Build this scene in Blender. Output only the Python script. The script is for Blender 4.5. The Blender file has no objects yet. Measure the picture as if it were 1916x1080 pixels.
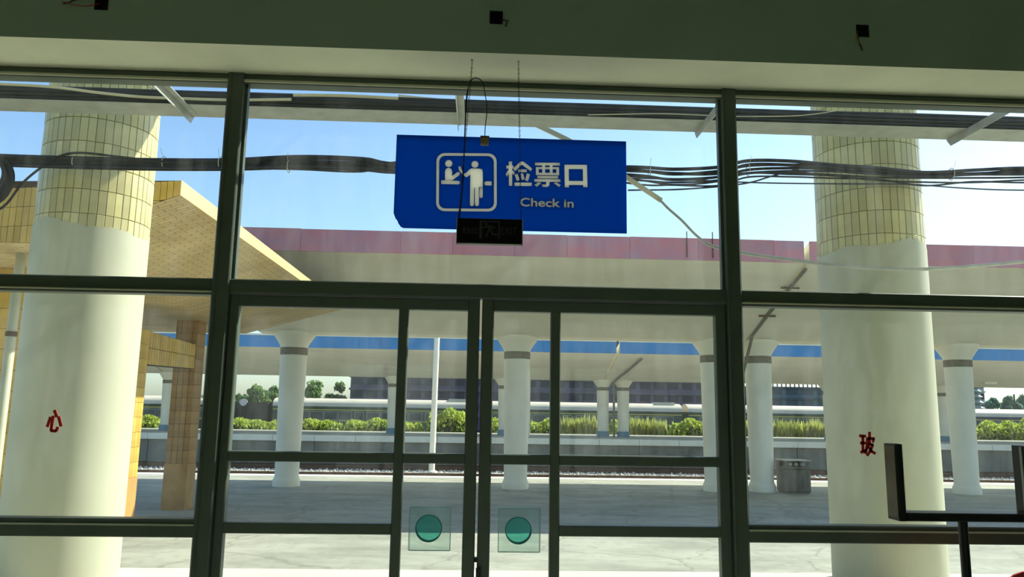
import bpy, bmesh, math, random
from mathutils import Vector, Matrix
random.seed(7)
S = bpy.context.scene
COL = S.collection
R = math.radians

# ------------------------------------------------------------------ camera
F = 1440.0
CAM = Vector((0.0, -4.42, 1.6))
RT = Vector((0.99907, -0.04263, 0.00610))
yaw, pitch, roll = R(2.302), R(9.013), R(0.896)
FW = Vector((math.sin(yaw)*math.cos(pitch), math.cos(yaw)*math.cos(pitch), math.sin(pitch)))
_r = FW.cross(Vector((0, 0, 1))).normalized(); _u = _r.cross(FW)
RT = _r*math.cos(roll) + _u*math.sin(roll)
UP = -_r*math.sin(roll) + _u*math.cos(roll)
cd = bpy.data.cameras.new('camera'); cam = bpy.data.objects.new('camera', cd); COL.objects.link(cam)
cd.sensor_width = 36.0; cd.lens = F/1916*36; cd.clip_start = 0.05; cd.clip_end = 2000
M = Matrix((( RT.x, UP.x, -FW.x, CAM.x), (RT.y, UP.y, -FW.y, CAM.y), (RT.z, UP.z, -FW.z, CAM.z), (0, 0, 0, 1)))
cam.matrix_world = M
S.camera = cam

def at(x, y, Y):
    """world point on the vertical plane at depth Y seen at photo pixel x, y"""
    d = RT*((x-958)/F) - UP*((y-540)/F) + FW
    return CAM + d*((Y-CAM.y)/d.y)

# ------------------------------------------------------------------ sky, sun, exposure
SUN_EL, SUN_AZ = R(39.5), R(64)
w = bpy.data.worlds.new('sky'); S.world = w; w.use_nodes = True
nt = w.node_tree; nt.nodes.clear()
sky = nt.nodes.new('ShaderNodeTexSky'); sky.sky_type = 'NISHITA'; sky.sun_disc = False
sky.sun_elevation = SUN_EL; sky.sun_rotation = SUN_AZ
sky.air_density = 1.1; sky.dust_density = 1.3; sky.ozone_density = 2.4
bg = nt.nodes.new('ShaderNodeBackground'); bg.inputs['Strength'].default_value = 0.19
wo = nt.nodes.new('ShaderNodeOutputWorld')
tint = nt.nodes.new('ShaderNodeMixRGB'); tint.blend_type = 'MULTIPLY'; tint.inputs[0].default_value = 1.0; tint.inputs[2].default_value = (.92, 1.02, 1.1, 1)
nt.links.new(sky.outputs[0], tint.inputs[1]); nt.links.new(tint.outputs[0], bg.inputs[0]); nt.links.new(bg.outputs[0], wo.inputs[0])
sd = bpy.data.lights.new('sun', 'SUN'); sd.energy = 7.4; sd.angle = R(0.6); sd.color = (1.0, 0.95, 0.84)
so = bpy.data.objects.new('sun', sd); COL.objects.link(so)
sdir = Vector((math.sin(SUN_AZ)*math.cos(SUN_EL), math.cos(SUN_AZ)*math.cos(SUN_EL), math.sin(SUN_EL)))
so.rotation_euler = (-sdir).to_track_quat('-Z', 'Y').to_euler(); so.location = sdir*60
vs = S.view_settings
S.display_settings.display_device = 'sRGB'
vs.view_transform = 'Standard'; vs.look = 'None'; vs.gamma = 1.0; vs.exposure = 0.4; vs.use_curve_mapping = False
S.cycles.max_bounces = 12; S.cycles.diffuse_bounces = 5; S.cycles.transparent_max_bounces = 24
S.cycles.sample_clamp_indirect = 6.0
S.cycles.use_denoising = True

# ------------------------------------------------------------------ materials
def lin(c):
    c = c/255.0
    return c/12.92 if c <= 0.04045 else ((c+0.055)/1.055)**2.4
def L3(rgb): return (lin(rgb[0]), lin(rgb[1]), lin(rgb[2]), 1.0)
MATS = {}
def mat(name, rgb, rough=0.6, var=0.12, scale=4.0, bump=0.0, bscale=40.0, metal=0.0, spec=0.4, rgb2=None, rnd=0.0, stretch=None):
    if name in MATS: return MATS[name]
    m = bpy.data.materials.new(name); m.use_nodes = True; n = m.node_tree.nodes; l = m.node_tree.links
    b = n['Principled BSDF']; b.inputs['Roughness'].default_value = rough; b.inputs['Metallic'].default_value = metal
    b.inputs['Specular IOR Level'].default_value = spec
    tc = n.new('ShaderNodeTexCoord'); mp = n.new('ShaderNodeMapping'); l.new(tc.outputs['Object'], mp.inputs['Vector'])
    if stretch: mp.inputs['Scale'].default_value = stretch
    nz = n.new('ShaderNodeTexNoise'); nz.inputs['Scale'].default_value = scale; nz.inputs['Detail'].default_value = 6; nz.inputs['Roughness'].default_value = 0.62
    l.new(mp.outputs[0], nz.inputs['Vector'])
    mx = n.new('ShaderNodeMixRGB'); c = L3(rgb)
    c2 = L3(rgb2) if rgb2 else tuple(max(0, v*(1-var*2.2)) for v in c[:3])+(1,)
    mx.inputs[1].default_value = c; mx.inputs[2].default_value = c2
    rp = n.new('ShaderNodeMapRange'); rp.inputs[1].default_value = 0.38; rp.inputs[2].default_value = 0.72
    l.new(nz.outputs['Fac'], rp.inputs[0]); l.new(rp.outputs[0], mx.inputs[0])
    out = mx.outputs[0]
    if rnd:
        oi = n.new('ShaderNodeObjectInfo'); hs = n.new('ShaderNodeHueSaturation')
        mr = n.new('ShaderNodeMapRange'); mr.inputs[3].default_value = 1-rnd; mr.inputs[4].default_value = 1+rnd*0.7
        l.new(oi.outputs['Random'], mr.inputs[0]); l.new(mr.outputs[0], hs.inputs['Value']); l.new(out, hs.inputs['Color']); out = hs.outputs[0]
    l.new(out, b.inputs['Base Color'])
    if bump:
        n2 = n.new('ShaderNodeTexNoise'); n2.inputs['Scale'].default_value = bscale; n2.inputs['Detail'].default_value = 4
        l.new(mp.outputs[0], n2.inputs['Vector'])
        bp = n.new('ShaderNodeBump'); bp.inputs['Strength'].default_value = bump; bp.inputs['Distance'].default_value = 0.02
        l.new(n2.outputs['Fac'], bp.inputs['Height']); l.new(bp.outputs[0], b.inputs['Normal'])
    MATS[name] = m; return m

def glass(name, tint, refl=0.05, dirt=0.03, scale=3.0):
    """thin architectural glass: passes light, weak mirror, a little dust"""
    m = bpy.data.materials.new(name); m.use_nodes = True; n = m.node_tree.nodes; l = m.node_tree.links; n.clear()
    o = n.new('ShaderNodeOutputMaterial'); t = n.new('ShaderNodeBsdfTransparent'); t.inputs[0].default_value = tint
    g = n.new('ShaderNodeBsdfGlossy'); g.inputs['Roughness'].default_value = 0.02
    ge = n.new('ShaderNodeNewGeometry'); dt = n.new('ShaderNodeVectorMath'); dt.operation = 'DOT_PRODUCT'
    l.new(ge.outputs['Incoming'], dt.inputs[0]); l.new(ge.outputs['Normal'], dt.inputs[1])
    ab = n.new('ShaderNodeMath'); ab.operation = 'ABSOLUTE'; l.new(dt.outputs['Value'], ab.inputs[0])
    om = n.new('ShaderNodeMath'); om.operation = 'SUBTRACT'; om.inputs[0].default_value = 1.0; l.new(ab.outputs[0], om.inputs[1])
    pw = n.new('ShaderNodeMath'); pw.operation = 'POWER'; pw.inputs[1].default_value = 5.0; l.new(om.outputs[0], pw.inputs[0])
    mu = n.new('ShaderNodeMath'); mu.operation = 'MULTIPLY_ADD'; mu.inputs[1].default_value = .6; mu.inputs[2].default_value = refl*.5
    l.new(pw.outputs[0], mu.inputs[0])
    m1 = n.new('ShaderNodeMixShader'); l.new(mu.outputs[0], m1.inputs[0]); l.new(t.outputs[0], m1.inputs[1]); l.new(g.outputs[0], m1.inputs[2])
    d = n.new('ShaderNodeBsdfTranslucent'); d.inputs[0].default_value = (.75, .78, .74, 1)
    tc = n.new('ShaderNodeTexCoord'); mp = n.new('ShaderNodeMapping'); mp.inputs['Scale'].default_value = (2.2, 1, 0.5)
    nz = n.new('ShaderNodeTexNoise'); nz.inputs['Scale'].default_value = scale; nz.inputs['Detail'].default_value = 8; nz.inputs['Roughness'].default_value = .7
    l.new(tc.outputs['Object'], mp.inputs[0]); l.new(mp.outputs[0], nz.inputs['Vector'])
    mr = n.new('ShaderNodeMapRange'); mr.inputs[1].default_value = .42; mr.inputs[2].default_value = .8; mr.inputs[3].default_value = dirt*0.25; mr.inputs[4].default_value = dirt*2.4
    l.new(nz.outputs['Fac'], mr.inputs[0])
    m2 = n.new('ShaderNodeMixShader'); l.new(mr.outputs[0], m2.inputs[0]); l.new(m1.outputs[0], m2.inputs[1]); l.new(d.outputs[0], m2.inputs[2])
    l.new(m2.outputs[0], o.inputs[0]); MATS[name] = m; return m

def concrete(name, rgb, rgb2, crack=True, rough=0.9):
    m = mat(name, rgb, rough, rgb2=rgb2, scale=1.1, bump=0.25, bscale=14, stretch=(0.6, 1.5, 1))
    if crack:
        n = m.node_tree.nodes; l = m.node_tree.links; b = n['Principled BSDF']
        src = b.inputs['Base Color'].links[0].from_socket
        tc = n.new('ShaderNodeTexCoord'); wz = n.new('ShaderNodeTexNoise'); wz.inputs['Scale'].default_value = 1.3; wz.inputs['Detail'].default_value = 5
        l.new(tc.outputs['Object'], wz.inputs['Vector'])
        ad = n.new('ShaderNodeVectorMath'); ad.operation = 'MULTIPLY_ADD'; ad.inputs[1].default_value = (1.1, 1.1, 0)
        l.new(wz.outputs['Color'], ad.inputs[0]); l.new(tc.outputs['Object'], ad.inputs[2])
        vo = n.new('ShaderNodeTexVoronoi'); vo.feature = 'DISTANCE_TO_EDGE'; vo.inputs['Scale'].default_value = 0.42
        l.new(ad.outputs[0], vo.inputs['Vector'])
        mr = n.new('ShaderNodeMapRange'); mr.inputs[1].default_value = 0.0; mr.inputs[2].default_value = 0.016; mr.inputs[3].default_value = 0.55; mr.inputs[4].default_value = 0.0
        l.new(vo.outputs['Distance'], mr.inputs[0])
        n3 = n.new('ShaderNodeTexNoise'); n3.inputs['Scale'].default_value = 5.0; n3.inputs['Detail'].default_value = 7; n3.inputs['Roughness'].default_value = .7
        l.new(tc.outputs['Object'], n3.inputs['Vector'])
        m3 = n.new('ShaderNodeMapRange'); m3.inputs[1].default_value = .5; m3.inputs[2].default_value = .75; m3.inputs[3].default_value = 0; m3.inputs[4].default_value = .5
        l.new(n3.outputs['Fac'], m3.inputs[0])
        mm = n.new('ShaderNodeMath'); mm.operation = 'MAXIMUM'; l.new(mr.outputs[0], mm.inputs[0]); l.new(m3.outputs[0], mm.inputs[1])
        mx = n.new('ShaderNodeMixRGB'); mx.inputs[2].default_value = L3((105, 103, 88))
        l.new(mm.outputs[0], mx.inputs[0]); l.new(src, mx.inputs[1]); l.new(mx.outputs[0], b.inputs['Base Color'])
    return m

def brick_mat(name, rgb, mortar, bw, bh, rough=0.75):
    m = bpy.data.materials.new(name); m.use_nodes = True; n = m.node_tree.nodes; l = m.node_tree.links
    b = n['Principled BSDF']; b.inputs['Roughness'].default_value = rough
    tc = n.new('ShaderNodeTexCoord'); br = n.new('ShaderNodeTexBrick'); br.inputs['Scale'].default_value = 1.0
    br.inputs['Brick Width'].default_value = bw; br.inputs['Row Height'].default_value = bh; br.inputs['Mortar Size'].default_value = 0.006
    br.inputs['Color1'].default_value = L3(rgb); br.inputs['Color2'].default_value = L3(tuple(v*.93 for v in rgb)); br.inputs['Mortar'].default_value = L3(mortar)
    l.new(tc.outputs['Object'], br.inputs['Vector'])
    nz = n.new('ShaderNodeTexNoise'); nz.inputs['Scale'].default_value = .9; nz.inputs['Detail'].default_value = 5
    l.new(tc.outputs['Object'], nz.inputs['Vector'])
    mx = n.new('ShaderNodeMixRGB'); mx.blend_type = 'MULTIPLY'; mx.inputs[2].default_value = (.8, .78, .74, 1)
    mr = n.new('ShaderNodeMapRange'); mr.inputs[1].default_value = .4; mr.inputs[2].default_value = .65; l.new(nz.outputs['Fac'], mr.inputs[0])
    l.new(mr.outputs[0], mx.inputs[0]); l.new(br.outputs['Color'], mx.inputs[1]); l.new(mx.outputs[0], b.inputs['Base Color'])
    bp = n.new('ShaderNodeBump'); bp.invert = True; bp.inputs['Strength'].default_value = .4; bp.inputs['Distance'].default_value = .01
    l.new(br.outputs['Fac'], bp.inputs['Height']); l.new(bp.outputs[0], b.inputs['Normal'])
    MATS[name] = m; return m

frame_m = mat('grey_green_aluminium', (80, 92, 80), 0.42, var=.08, scale=6, metal=0.0, spec=.5)
bead_m = mat('lit_aluminium_bead', (186, 188, 160), 0.4, var=.06, scale=6)  # bead colour lightened to carry the soffit light on the frame
seal_m = mat('black_rubber', (28, 28, 26), 0.7, var=.05)
paint_in = mat('interior_paint', (232, 234, 206), 0.85, var=.05, scale=2, bump=.05)
fascia_m = mat('fascia_paint', (150, 172, 152), 0.9, var=.05, scale=1.5)
floor_m = mat('hall_floor', (218, 214, 200), 0.3, var=.08, scale=2)
ground_m = concrete('platform_concrete', (162, 163, 148), (130, 131, 118))
ground_l = concrete('pale_paving', (198, 198, 182), (184, 185, 168), crack=False)
edge_m = mat('platform_edge', (222, 222, 204), .9, var=.06, scale=2)
white_m = mat('white_wall_paint', (181, 181, 158), 0.5, var=.035, scale=1.6, bump=.06, bscale=9)
tile_m = mat('cream_tile', (205, 196, 142), 0.35, rgb2=(178, 168, 112), scale=2.2, rnd=.2, spec=.5)
grout_m = mat('tile_grout', (92, 88, 62), .95, var=.2, scale=5)
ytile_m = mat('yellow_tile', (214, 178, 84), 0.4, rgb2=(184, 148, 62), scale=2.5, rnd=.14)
ygrout_m = mat('yellow_tile_grout', (70, 54, 26), .95, var=.1)
soffit_m = brick_mat('soffit_brick', (226, 200, 146), (164, 138, 94), .21, .09)
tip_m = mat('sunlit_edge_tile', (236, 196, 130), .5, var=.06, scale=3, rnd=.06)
obase_m = mat('orange_base_paint', (206, 148, 84), .7, var=.12, scale=3)
shade_tile_m = mat('shaded_tile', (178, 140, 84), .45, rgb2=(140, 104, 60), scale=3, rnd=.12)  # yellow tile browned: the shade under the canopy is in its colour
canopy_m = mat('canopy_paint', (236, 230, 206), .9, rgb2=(222, 215, 190), scale=.7, bump=.05, stretch=(.4, 1.4, 1))
collar_m = mat('collar_stain', (128, 122, 104), .9, var=.2, scale=12)
red_m = mat('faded_red_sheet', (202, 128, 132), .7, rgb2=(176, 138, 152), scale=1.6, rnd=.12, stretch=(1, 1, 2.2))
blue_f = mat('blue_fascia', (72, 134, 186), .6, var=.08, scale=1)
bluebase_m = mat('blue_base_paint', (94, 138, 160), .7, var=.1)
wallc_m = mat('platform_wall_concrete', (128, 128, 116), .9, rgb2=(96, 96, 86), scale=.8, bump=.2)
ballast_m = mat('ballast', (206, 200, 186), .95, var=.25, scale=14)
rust_m = mat('rusty_steel', (96, 70, 52), .7, var=.2, scale=8)
soil_m = mat('soil', (112, 104, 78), .95, var=.2, scale=2)
blk = mat('black_cable', (9, 11, 17), .5, var=.1, scale=8)
blk2 = mat('dark_blue_cable', (18, 27, 42), .5, var=.1, scale=8)
steel_m = mat('galvanised_steel', (176, 178, 170), .5, var=.12, scale=7, metal=.3)
chrome_m = mat('brushed_chrome', (128, 124, 112), .22, var=.2, scale=12, metal=1.0)
pvc_m = mat('cream_pvc', (206, 200, 170), .5, var=.08, scale=5)
glass_m = glass('window_glass', (.93, .96, .94, 1), refl=.05, dirt=.02)
acry_m = glass('acrylic_sheet', (.93, .975, .955, 1), refl=.07, dirt=.03)
teal_m = glass('teal_glass', (.42, .84, .79, 1), refl=.06, dirt=.03)
rim_m = mat('acrylic_edge', (150, 196, 190), .3, var=.05)
tealrim_m = mat('teal_edge', (44, 116, 110), .3, var=.05)
def thin_board(name, refl, trans):
    m = bpy.data.materials.new(name); m.use_nodes = True; n = m.node_tree.nodes; l = m.node_tree.links; n.clear()
    o = n.new('ShaderNodeOutputMaterial'); d = n.new('ShaderNodeBsdfDiffuse'); d.inputs[0].default_value = refl
    t = n.new('ShaderNodeBsdfTranslucent'); t.inputs[0].default_value = trans
    a = n.new('ShaderNodeAddShader'); l.new(d.outputs[0], a.inputs[0]); l.new(t.outputs[0], a.inputs[1]); l.new(a.outputs[0], o.inputs[0]); MATS[name] = m; return m
signblue = thin_board('sign_blue', (.004, .03, .16, 1), (.003, .12, .36, 1))
signwhite = thin_board('sign_white', (.25, .25, .23, 1), (.62, .62, .56, 1))
black_m = mat('black_metal', (18, 18, 20), .38, var=.05, spec=.5)
blackface_m = mat('dark_sign_face', (6, 7, 7), .5, var=.02, spec=.12)
dimgrey_m = mat('unlit_lettering', (58, 62, 58), .6, var=.05, spec=.2)
darkbox_m = mat('dark_recess', (16, 14, 14), .9, var=.05)
copper_m = mat('red_wire', (150, 48, 34), .5, var=.05)
yellowwire_m = mat('yellow_wire', (170, 130, 50), .5, var=.05)
plug_m = mat('tan_plug', (150, 132, 80), .55, var=.15, scale=30)
redvinyl = mat('red_vinyl', (196, 44, 36), .5, var=.04)
redplastic = mat('red_plastic', (214, 72, 66), .4, var=.03)
leaf_m = mat('hedge_leaf', (190, 204, 88), .6, rgb2=(130, 156, 56), scale=1.2)
leaf2_m = mat('grass_blade', (184, 190, 104), .6, rgb2=(134, 148, 66), scale=1.2)
leaf3_m = mat('tree_leaf', (128, 156, 92), .7, rgb2=(92, 122, 70), scale=.35)
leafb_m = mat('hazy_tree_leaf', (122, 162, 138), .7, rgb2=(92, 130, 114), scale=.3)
def translucent(m, f=.42):
    n = m.node_tree.nodes; l = m.node_tree.links; b = n['Principled BSDF']; o = n['Material Output']
    t = n.new('ShaderNodeBsdfTranslucent'); mx = n.new('ShaderNodeMixShader'); mx.inputs[0].default_value = f
    l.new(b.inputs['Base Color'].links[0].from_socket, t.inputs[0])
    l.new(b.outputs[0], mx.inputs[1]); l.new(t.outputs[0], mx.inputs[2]); l.new(mx.outputs[0], o.inputs[0]); return m
for m_ in (leaf_m, leaf2_m, leaf3_m, leafb_m): translucent(m_)
bark_m = mat('bark', (92, 76, 58), .9, var=.2)
coachg = mat('coach_green', (54, 76, 58), .45, var=.08, scale=1)
coachb = mat('coach_blue', (38, 58, 80), .45, var=.08, scale=1)
roof_m = mat('coach_roof', (206, 196, 172), .6, var=.08, scale=.6, stretch=(1, 4, 1))
stripe_m = mat('yellow_stripe', (206, 190, 84), .5, var=.04)
cwin_m = mat('coach_window', (88, 96, 92), .2, var=.3, scale=.7)
cwinf_m = mat('coach_window_frame', (150, 156, 146), .5, var=.05)
wagon_m = mat('dark_wagon', (58, 60, 52), .8, var=.2, scale=1.5)
bldg_m = mat('hazed_dark_wall', (104, 96, 112), .9, rgb2=(84, 78, 94), scale=.25, stretch=(1, 1, 3))  # distance haze mixed into the purple-grey wall colour
bldg2_m = mat('dark_floor_slab', (104, 100, 110), .9, var=.1, scale=.5)
bwin_m = mat('dark_opening', (46, 46, 58), .5, var=.1)
teal_b = mat('teal_cladding', (84, 112, 122), .7, var=.1, scale=.4)
teal_d = mat('teal_dark_band', (52, 74, 88), .6, var=.1, scale=.4)
pale_b = mat('pale_block', (176, 184, 184), .8, var=.06)
roofp = mat('pagoda_roof', (178, 182, 168), .7, var=.1)
wallp = mat('pagoda_wall', (128, 140, 140), .8, var=.1)
stone_m = mat('grey_stone', (120, 116, 104), .9, rgb2=(84, 80, 68), scale=6, bump=.3, stretch=(1, 1, .4))
stonel_m = mat('pale_stone', (186, 182, 166), .8, var=.1, scale=10)
rubble_m = mat('brick_rubble', (168, 110, 98), .9, var=.2, scale=9)
emblem_m = mat('white_emblem', (210, 204, 200), .6, var=.1)

# ------------------------------------------------------------------ helpers
def wl(o):
    v = Vector((0, 0, 0))
    while o is not None: v += o.location; o = o.parent
    return v
class MB:
    def __init__(s): s.v = []; s.f = []
    def add(s, vs, fs):
        b = len(s.v); s.v += [tuple(p) for p in vs]; s.f += [tuple(i+b for i in f) for f in fs]
    def box(s, x0, x1, y0, y1, z0, z1):
        s.add([(x0,y0,z0),(x1,y0,z0),(x1,y1,z0),(x0,y1,z0),(x0,y0,z1),(x1,y0,z1),(x1,y1,z1),(x0,y1,z1)],
              [(0,3,2,1),(4,5,6,7),(0,1,5,4),(1,2,6,5),(2,3,7,6),(3,0,4,7)]); return s
    def cbox(s, x0, x1, y0, y1, z0, z1, c=.004):
        """box with chamfered long edges along its longest axis"""
        d = (x1-x0, y1-y0, z1-z0); a = d.index(max(d))
        lo = [x0, y0, z0]; hi = [x1, y1, z1]; o = [i for i in range(3) if i != a]
        p, q = o
        c = min(c, d[p]*.4, d[q]*.4)
        ring = [(lo[p]+c, lo[q]), (hi[p]-c, lo[q]), (hi[p], lo[q]+c), (hi[p], hi[q]-c), (hi[p]-c, hi[q]), (lo[p]+c, hi[q]), (lo[p], hi[q]-c), (lo[p], lo[q]+c)]
        vs = []
        for e in (lo[a], hi[a]):
            for r in ring:
                t = [0, 0, 0]; t[a] = e; t[p] = r[0]; t[q] = r[1]; vs.append(t)
        fs = [(i, (i+1) % 8, 8+(i+1) % 8, 8+i) for i in range(8)]+[tuple(range(7, -1, -1)), tuple(range(8, 16))]
        s.add(vs, fs); return s
    def tube(s, pts, r, n=8, r1=None):
        pts = [Vector(p) for p in pts]; k = len(pts); base = len(s.v)
        prev = None
        for i, p in enumerate(pts):
            t = (pts[min(i+1, k-1)]-pts[max(i-1, 0)]).normalized()
            if prev is None:
                a = t.cross(Vector((0, 0, 1)) if abs(t.z) < .9 else Vector((1, 0, 0))).normalized()
            else:
                a = (prev-t*prev.dot(t)).normalized()
            prev = a; b = t.cross(a)
            rr = r if r1 is None else r+(r1-r)*i/max(1, k-1)
            for j in range(n):
                g = 2*math.pi*j/n; s.v.append(tuple(p+a*rr*math.cos(g)+b*rr*math.sin(g)))
        for i in range(k-1):
            for j in range(n):
                s.f.append((base+i*n+j, base+i*n+(j+1) % n, base+(i+1)*n+(j+1) % n, base+(i+1)*n+j))
        s.f.append(tuple(base+j for j in range(n-1, -1, -1))); s.f.append(tuple(base+(k-1)*n+j for j in range(n)))
        return s
    def lathe(s, prof, cx, cy, n=32, cap=True):
        base = len(s.v)
        for r, z in prof:
            for j in range(n):
                g = 2*math.pi*j/n; s.v.append((cx+r*math.cos(g), cy+r*math.sin(g), z))
        for i in range(len(prof)-1):
            for j in range(n):
                s.f.append((base+i*n+j, base+i*n+(j+1) % n, base+(i+1)*n+(j+1) % n, base+(i+1)*n+j))
        if cap:
            s.f.append(tuple(base+j for j in range(n-1, -1, -1))); s.f.append(tuple(base+(len(prof)-1)*n+j for j in range(n)))
        return s
    def prism(s, poly, y0, y1):
        """poly in (x, z) extruded along Y"""
        n = len(poly)
        vs = [(p[0], y0, p[1]) for p in poly]+[(p[0], y1, p[1]) for p in poly]
        s.add(vs, [tuple(range(n)), tuple(range(2*n-1, n-1, -1))]+[(i, i+n, (i+1) % n+n, (i+1) % n) for i in range(n)]); return s
    def prism_x(s, poly, x0, x1):
        """poly in (y, z) extruded along X"""
        n = len(poly)
        vs = [(x0, p[0], p[1]) for p in poly]+[(x1, p[0], p[1]) for p in poly]
        s.add(vs, [tuple(range(n-1, -1, -1)), tuple(range(n, 2*n))]+[(i, (i+1) % n, (i+1) % n+n, i+n) for i in range(n)]); return s
    def build(s, name, m, parent=None, smooth=False, fix=True):
        me = bpy.data.meshes.new(name); o0 = wl(parent)
        me.from_pydata([(x-o0.x, y-o0.y, z-o0.z) for x, y, z in s.v], [], s.f)
        if fix:
            bm = bmesh.new(); bm.from_mesh(me); bmesh.ops.recalc_face_normals(bm, faces=bm.faces); bm.to_mesh(me); bm.free()
        if smooth:
            for p in me.polygons: p.use_smooth = True
            try: me.set_sharp_from_angle(angle=R(40))
            except Exception: pass
        me.materials.append(m)
        o = bpy.data.objects.new(name, me); COL.objects.link(o); o.parent = parent
        return o
def empty(name, loc=(0, 0, 0)):
    o = bpy.data.objects.new(name, None); COL.objects.link(o); o.location = loc; o.empty_display_size = .1; return o
def tag(o, label=None, cat=None, group=None, kind=None):
    if label: o['label'] = label
    if cat: o['category'] = cat
    if group: o['group'] = group
    if kind: o['kind'] = kind
    return o
def thing(name, loc, label, cat, group=None): return tag(empty(name, loc), label, cat, group, 'thing')
def copy_tree(o, parent=None):
    c = o.copy(); COL.objects.link(c); c.parent = parent
    for ch in list(o.children): copy_tree(ch, c)
    return c
def spline(pts, n=6):
    pts = [Vector(p) for p in pts]; out = []
    P = [pts[0]*2-pts[1]]+pts+[pts[-1]*2-pts[-2]]
    for i in range(1, len(P)-2):
        for k in range(n):
            t = k/n; a, b, c, d = P[i-1], P[i], P[i+1], P[i+2]
            out.append(.5*((2*b)+(c-a)*t+(2*a-5*b+4*c-d)*t*t+(3*b-a-3*c+d)*t**3))
    out.append(pts[-1]); return out
def shared(name, me, parent, loc, rot=(0, 0, 0), scale=(1, 1, 1)):
    o = bpy.data.objects.new(name, me); COL.objects.link(o); o.parent = parent; o.location = loc; o.rotation_euler = rot; o.scale = scale; return o
def box_mesh(name, sx, sy, sz, m, c=0.0):
    """box centred on x and z, standing off from y=0 towards -y; front edges chamfered by c"""
    b = MB(); x, z = sx/2, sz/2
    vs = [(-x, 0, -z), (x, 0, -z), (x, 0, z), (-x, 0, z), (-x, -sy+c, -z), (x, -sy+c, -z), (x, -sy+c, z), (-x, -sy+c, z),
          (-x+c, -sy, -z+c), (x-c, -sy, -z+c), (x-c, -sy, z-c), (-x+c, -sy, z-c)]
    fs = [(0, 1, 5, 4), (1, 2, 6, 5), (2, 3, 7, 6), (3, 0, 4, 7), (4, 5, 9, 8), (5, 6, 10, 9), (6, 7, 11, 10), (7, 4, 8, 11), (8, 9, 10, 11), (3, 2, 1, 0)]
    me = bpy.data.meshes.new(name); me.from_pydata(vs, [], fs); me.materials.append(m); return me
def text_mesh(body, name, m, parent, x0, x1, z0, z1, y, bold=0.0, depth=.002, squash=True):
    cu = bpy.data.curves.new(name, 'FONT'); cu.body = body; cu.offset = bold; cu.extrude = 0.01; cu.resolution_u = 3
    t = bpy.data.objects.new('tmp', cu); COL.objects.link(t); bpy.context.view_layer.update()
    dg = bpy.context.evaluated_depsgraph_get()
    me = bpy.data.meshes.new_from_object(t.evaluated_get(dg)); bpy.data.objects.remove(t); bpy.data.curves.remove(cu)
    xs = [v.co.x for v in me.vertices]; ys = [v.co.y for v in me.vertices]
    a, b, c, d = min(xs), max(xs), min(ys), max(ys); o0 = wl(parent)
    for v in me.vertices:
        X = x0+(v.co.x-a)/(b-a)*(x1-x0); Z = z0+(v.co.y-c)/(d-c)*(z1-z0)
        v.co = (X-o0.x, y-depth*(.5+v.co.z*50)-o0.y, Z-o0.z)
    bm = bmesh.new(); bm.from_mesh(me); bmesh.ops.remove_doubles(bm, verts=bm.verts, dist=1e-5); bmesh.ops.recalc_face_normals(bm, faces=bm.faces); bm.to_mesh(me); bm.free()
    me.name = name; me.materials.clear(); me.materials.append(m)
    o = bpy.data.objects.new(name, me); COL.objects.link(o); o.parent = parent; return o

# ------------------------------------------------------------------ hall shell
HX, HY, HZ = 7.0, -10.0, 4.9
def struct(o): o['kind'] = 'structure'; return o
struct(MB().box(-HX, HX, HY, .12, -.2, 0).build('floor', floor_m))
struct(MB().box(-HX-.2, HX+.2, HY-.2, -.4, HZ, HZ+.2).build('ceiling', paint_in))
struct(MB().box(-HX-.2, -HX, HY, -.0, 0, HZ).build('wall_left', paint_in))
struct(MB().box(HX, HX+.2, HY, -.0, 0, HZ).build('wall_right', paint_in))
wb = MB().box(-HX, HX, HY-.2, HY, 0, .5).box(-HX, HX, HY-.2, HY, 2.4, HZ)
for x0, x1 in ((-7, -2.6), (-.9, .9), (2.6, 7)): wb.box(x0, x1, HY-.2, HY, .5, 2.4)
struct(wb.build('wall_back', paint_in))
for i, x in enumerate((-2.6, .9)):  # unseen windows, added so daylight from behind reaches the bulkhead
    w_ = empty('window_%d' % (i+4), (x+.85, HY-.1, .5)); struct(w_); xe = x+1.7
    MB().box(x, xe, HY-.105, HY-.095, .5, 2.4).build('glass_pane', glass_m, w_)
    MB().box(x, xe, HY-.14, HY-.06, 1.7, 1.76).build('rail', frame_m, w_); MB().box((x+xe)/2-.04, (x+xe)/2+.04, HY-.14, HY-.06, .5, 2.4).build('stile', frame_m, w_)
fc = MB().box(-40, 50, -60, HY-.2, -.4, -.1).build('forecourt', ground_m); struct(fc)
# bulkhead over the glazing, with three square openings in its inner face
wf = empty('wall_front', (0, 0, 3.55)); struct(wf)
ZS, YF = 3.55, -.42
holes = [at(190, 7, YF), at(928.5, 32, YF), at(1614, 58, YF)]
HS = .037
m = MB()
def quad(mb, a, b, c, d): mb.add([a, b, c, d], [(0, 1, 2, 3)])
zb, zt = holes[0].z-HS, holes[0].z+HS
quad(m, (-HX, YF, ZS), (HX, YF, ZS), (HX, YF, zb), (-HX, YF, zb)); quad(m, (-HX, YF, zt), (HX, YF, zt), (HX, YF, 5.2), (-HX, YF, 5.2))
xs = [-HX]
for h in holes: xs += [h.x-HS, h.x+HS]
xs.append(HX)
for i in range(0, 8, 2): quad(m, (xs[i], YF, zb), (xs[i+1], YF, zb), (xs[i+1], YF, zt), (xs[i], YF, zt))
m.build('fascia_face', fascia_m, wf, fix=False)
m = MB(); quad(m, (-HX, YF, ZS), (-HX, .12, ZS), (HX, .12, ZS), (HX, YF, ZS)); m.build('soffit', paint_in, wf, fix=False)
m = MB(); m.box(-HX, HX, .06, .2, 3.575, 5.2); m.box(-HX, HX, YF, .2, 5.2, 5.3); m.build('outer_face', white_m, wf)
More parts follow.
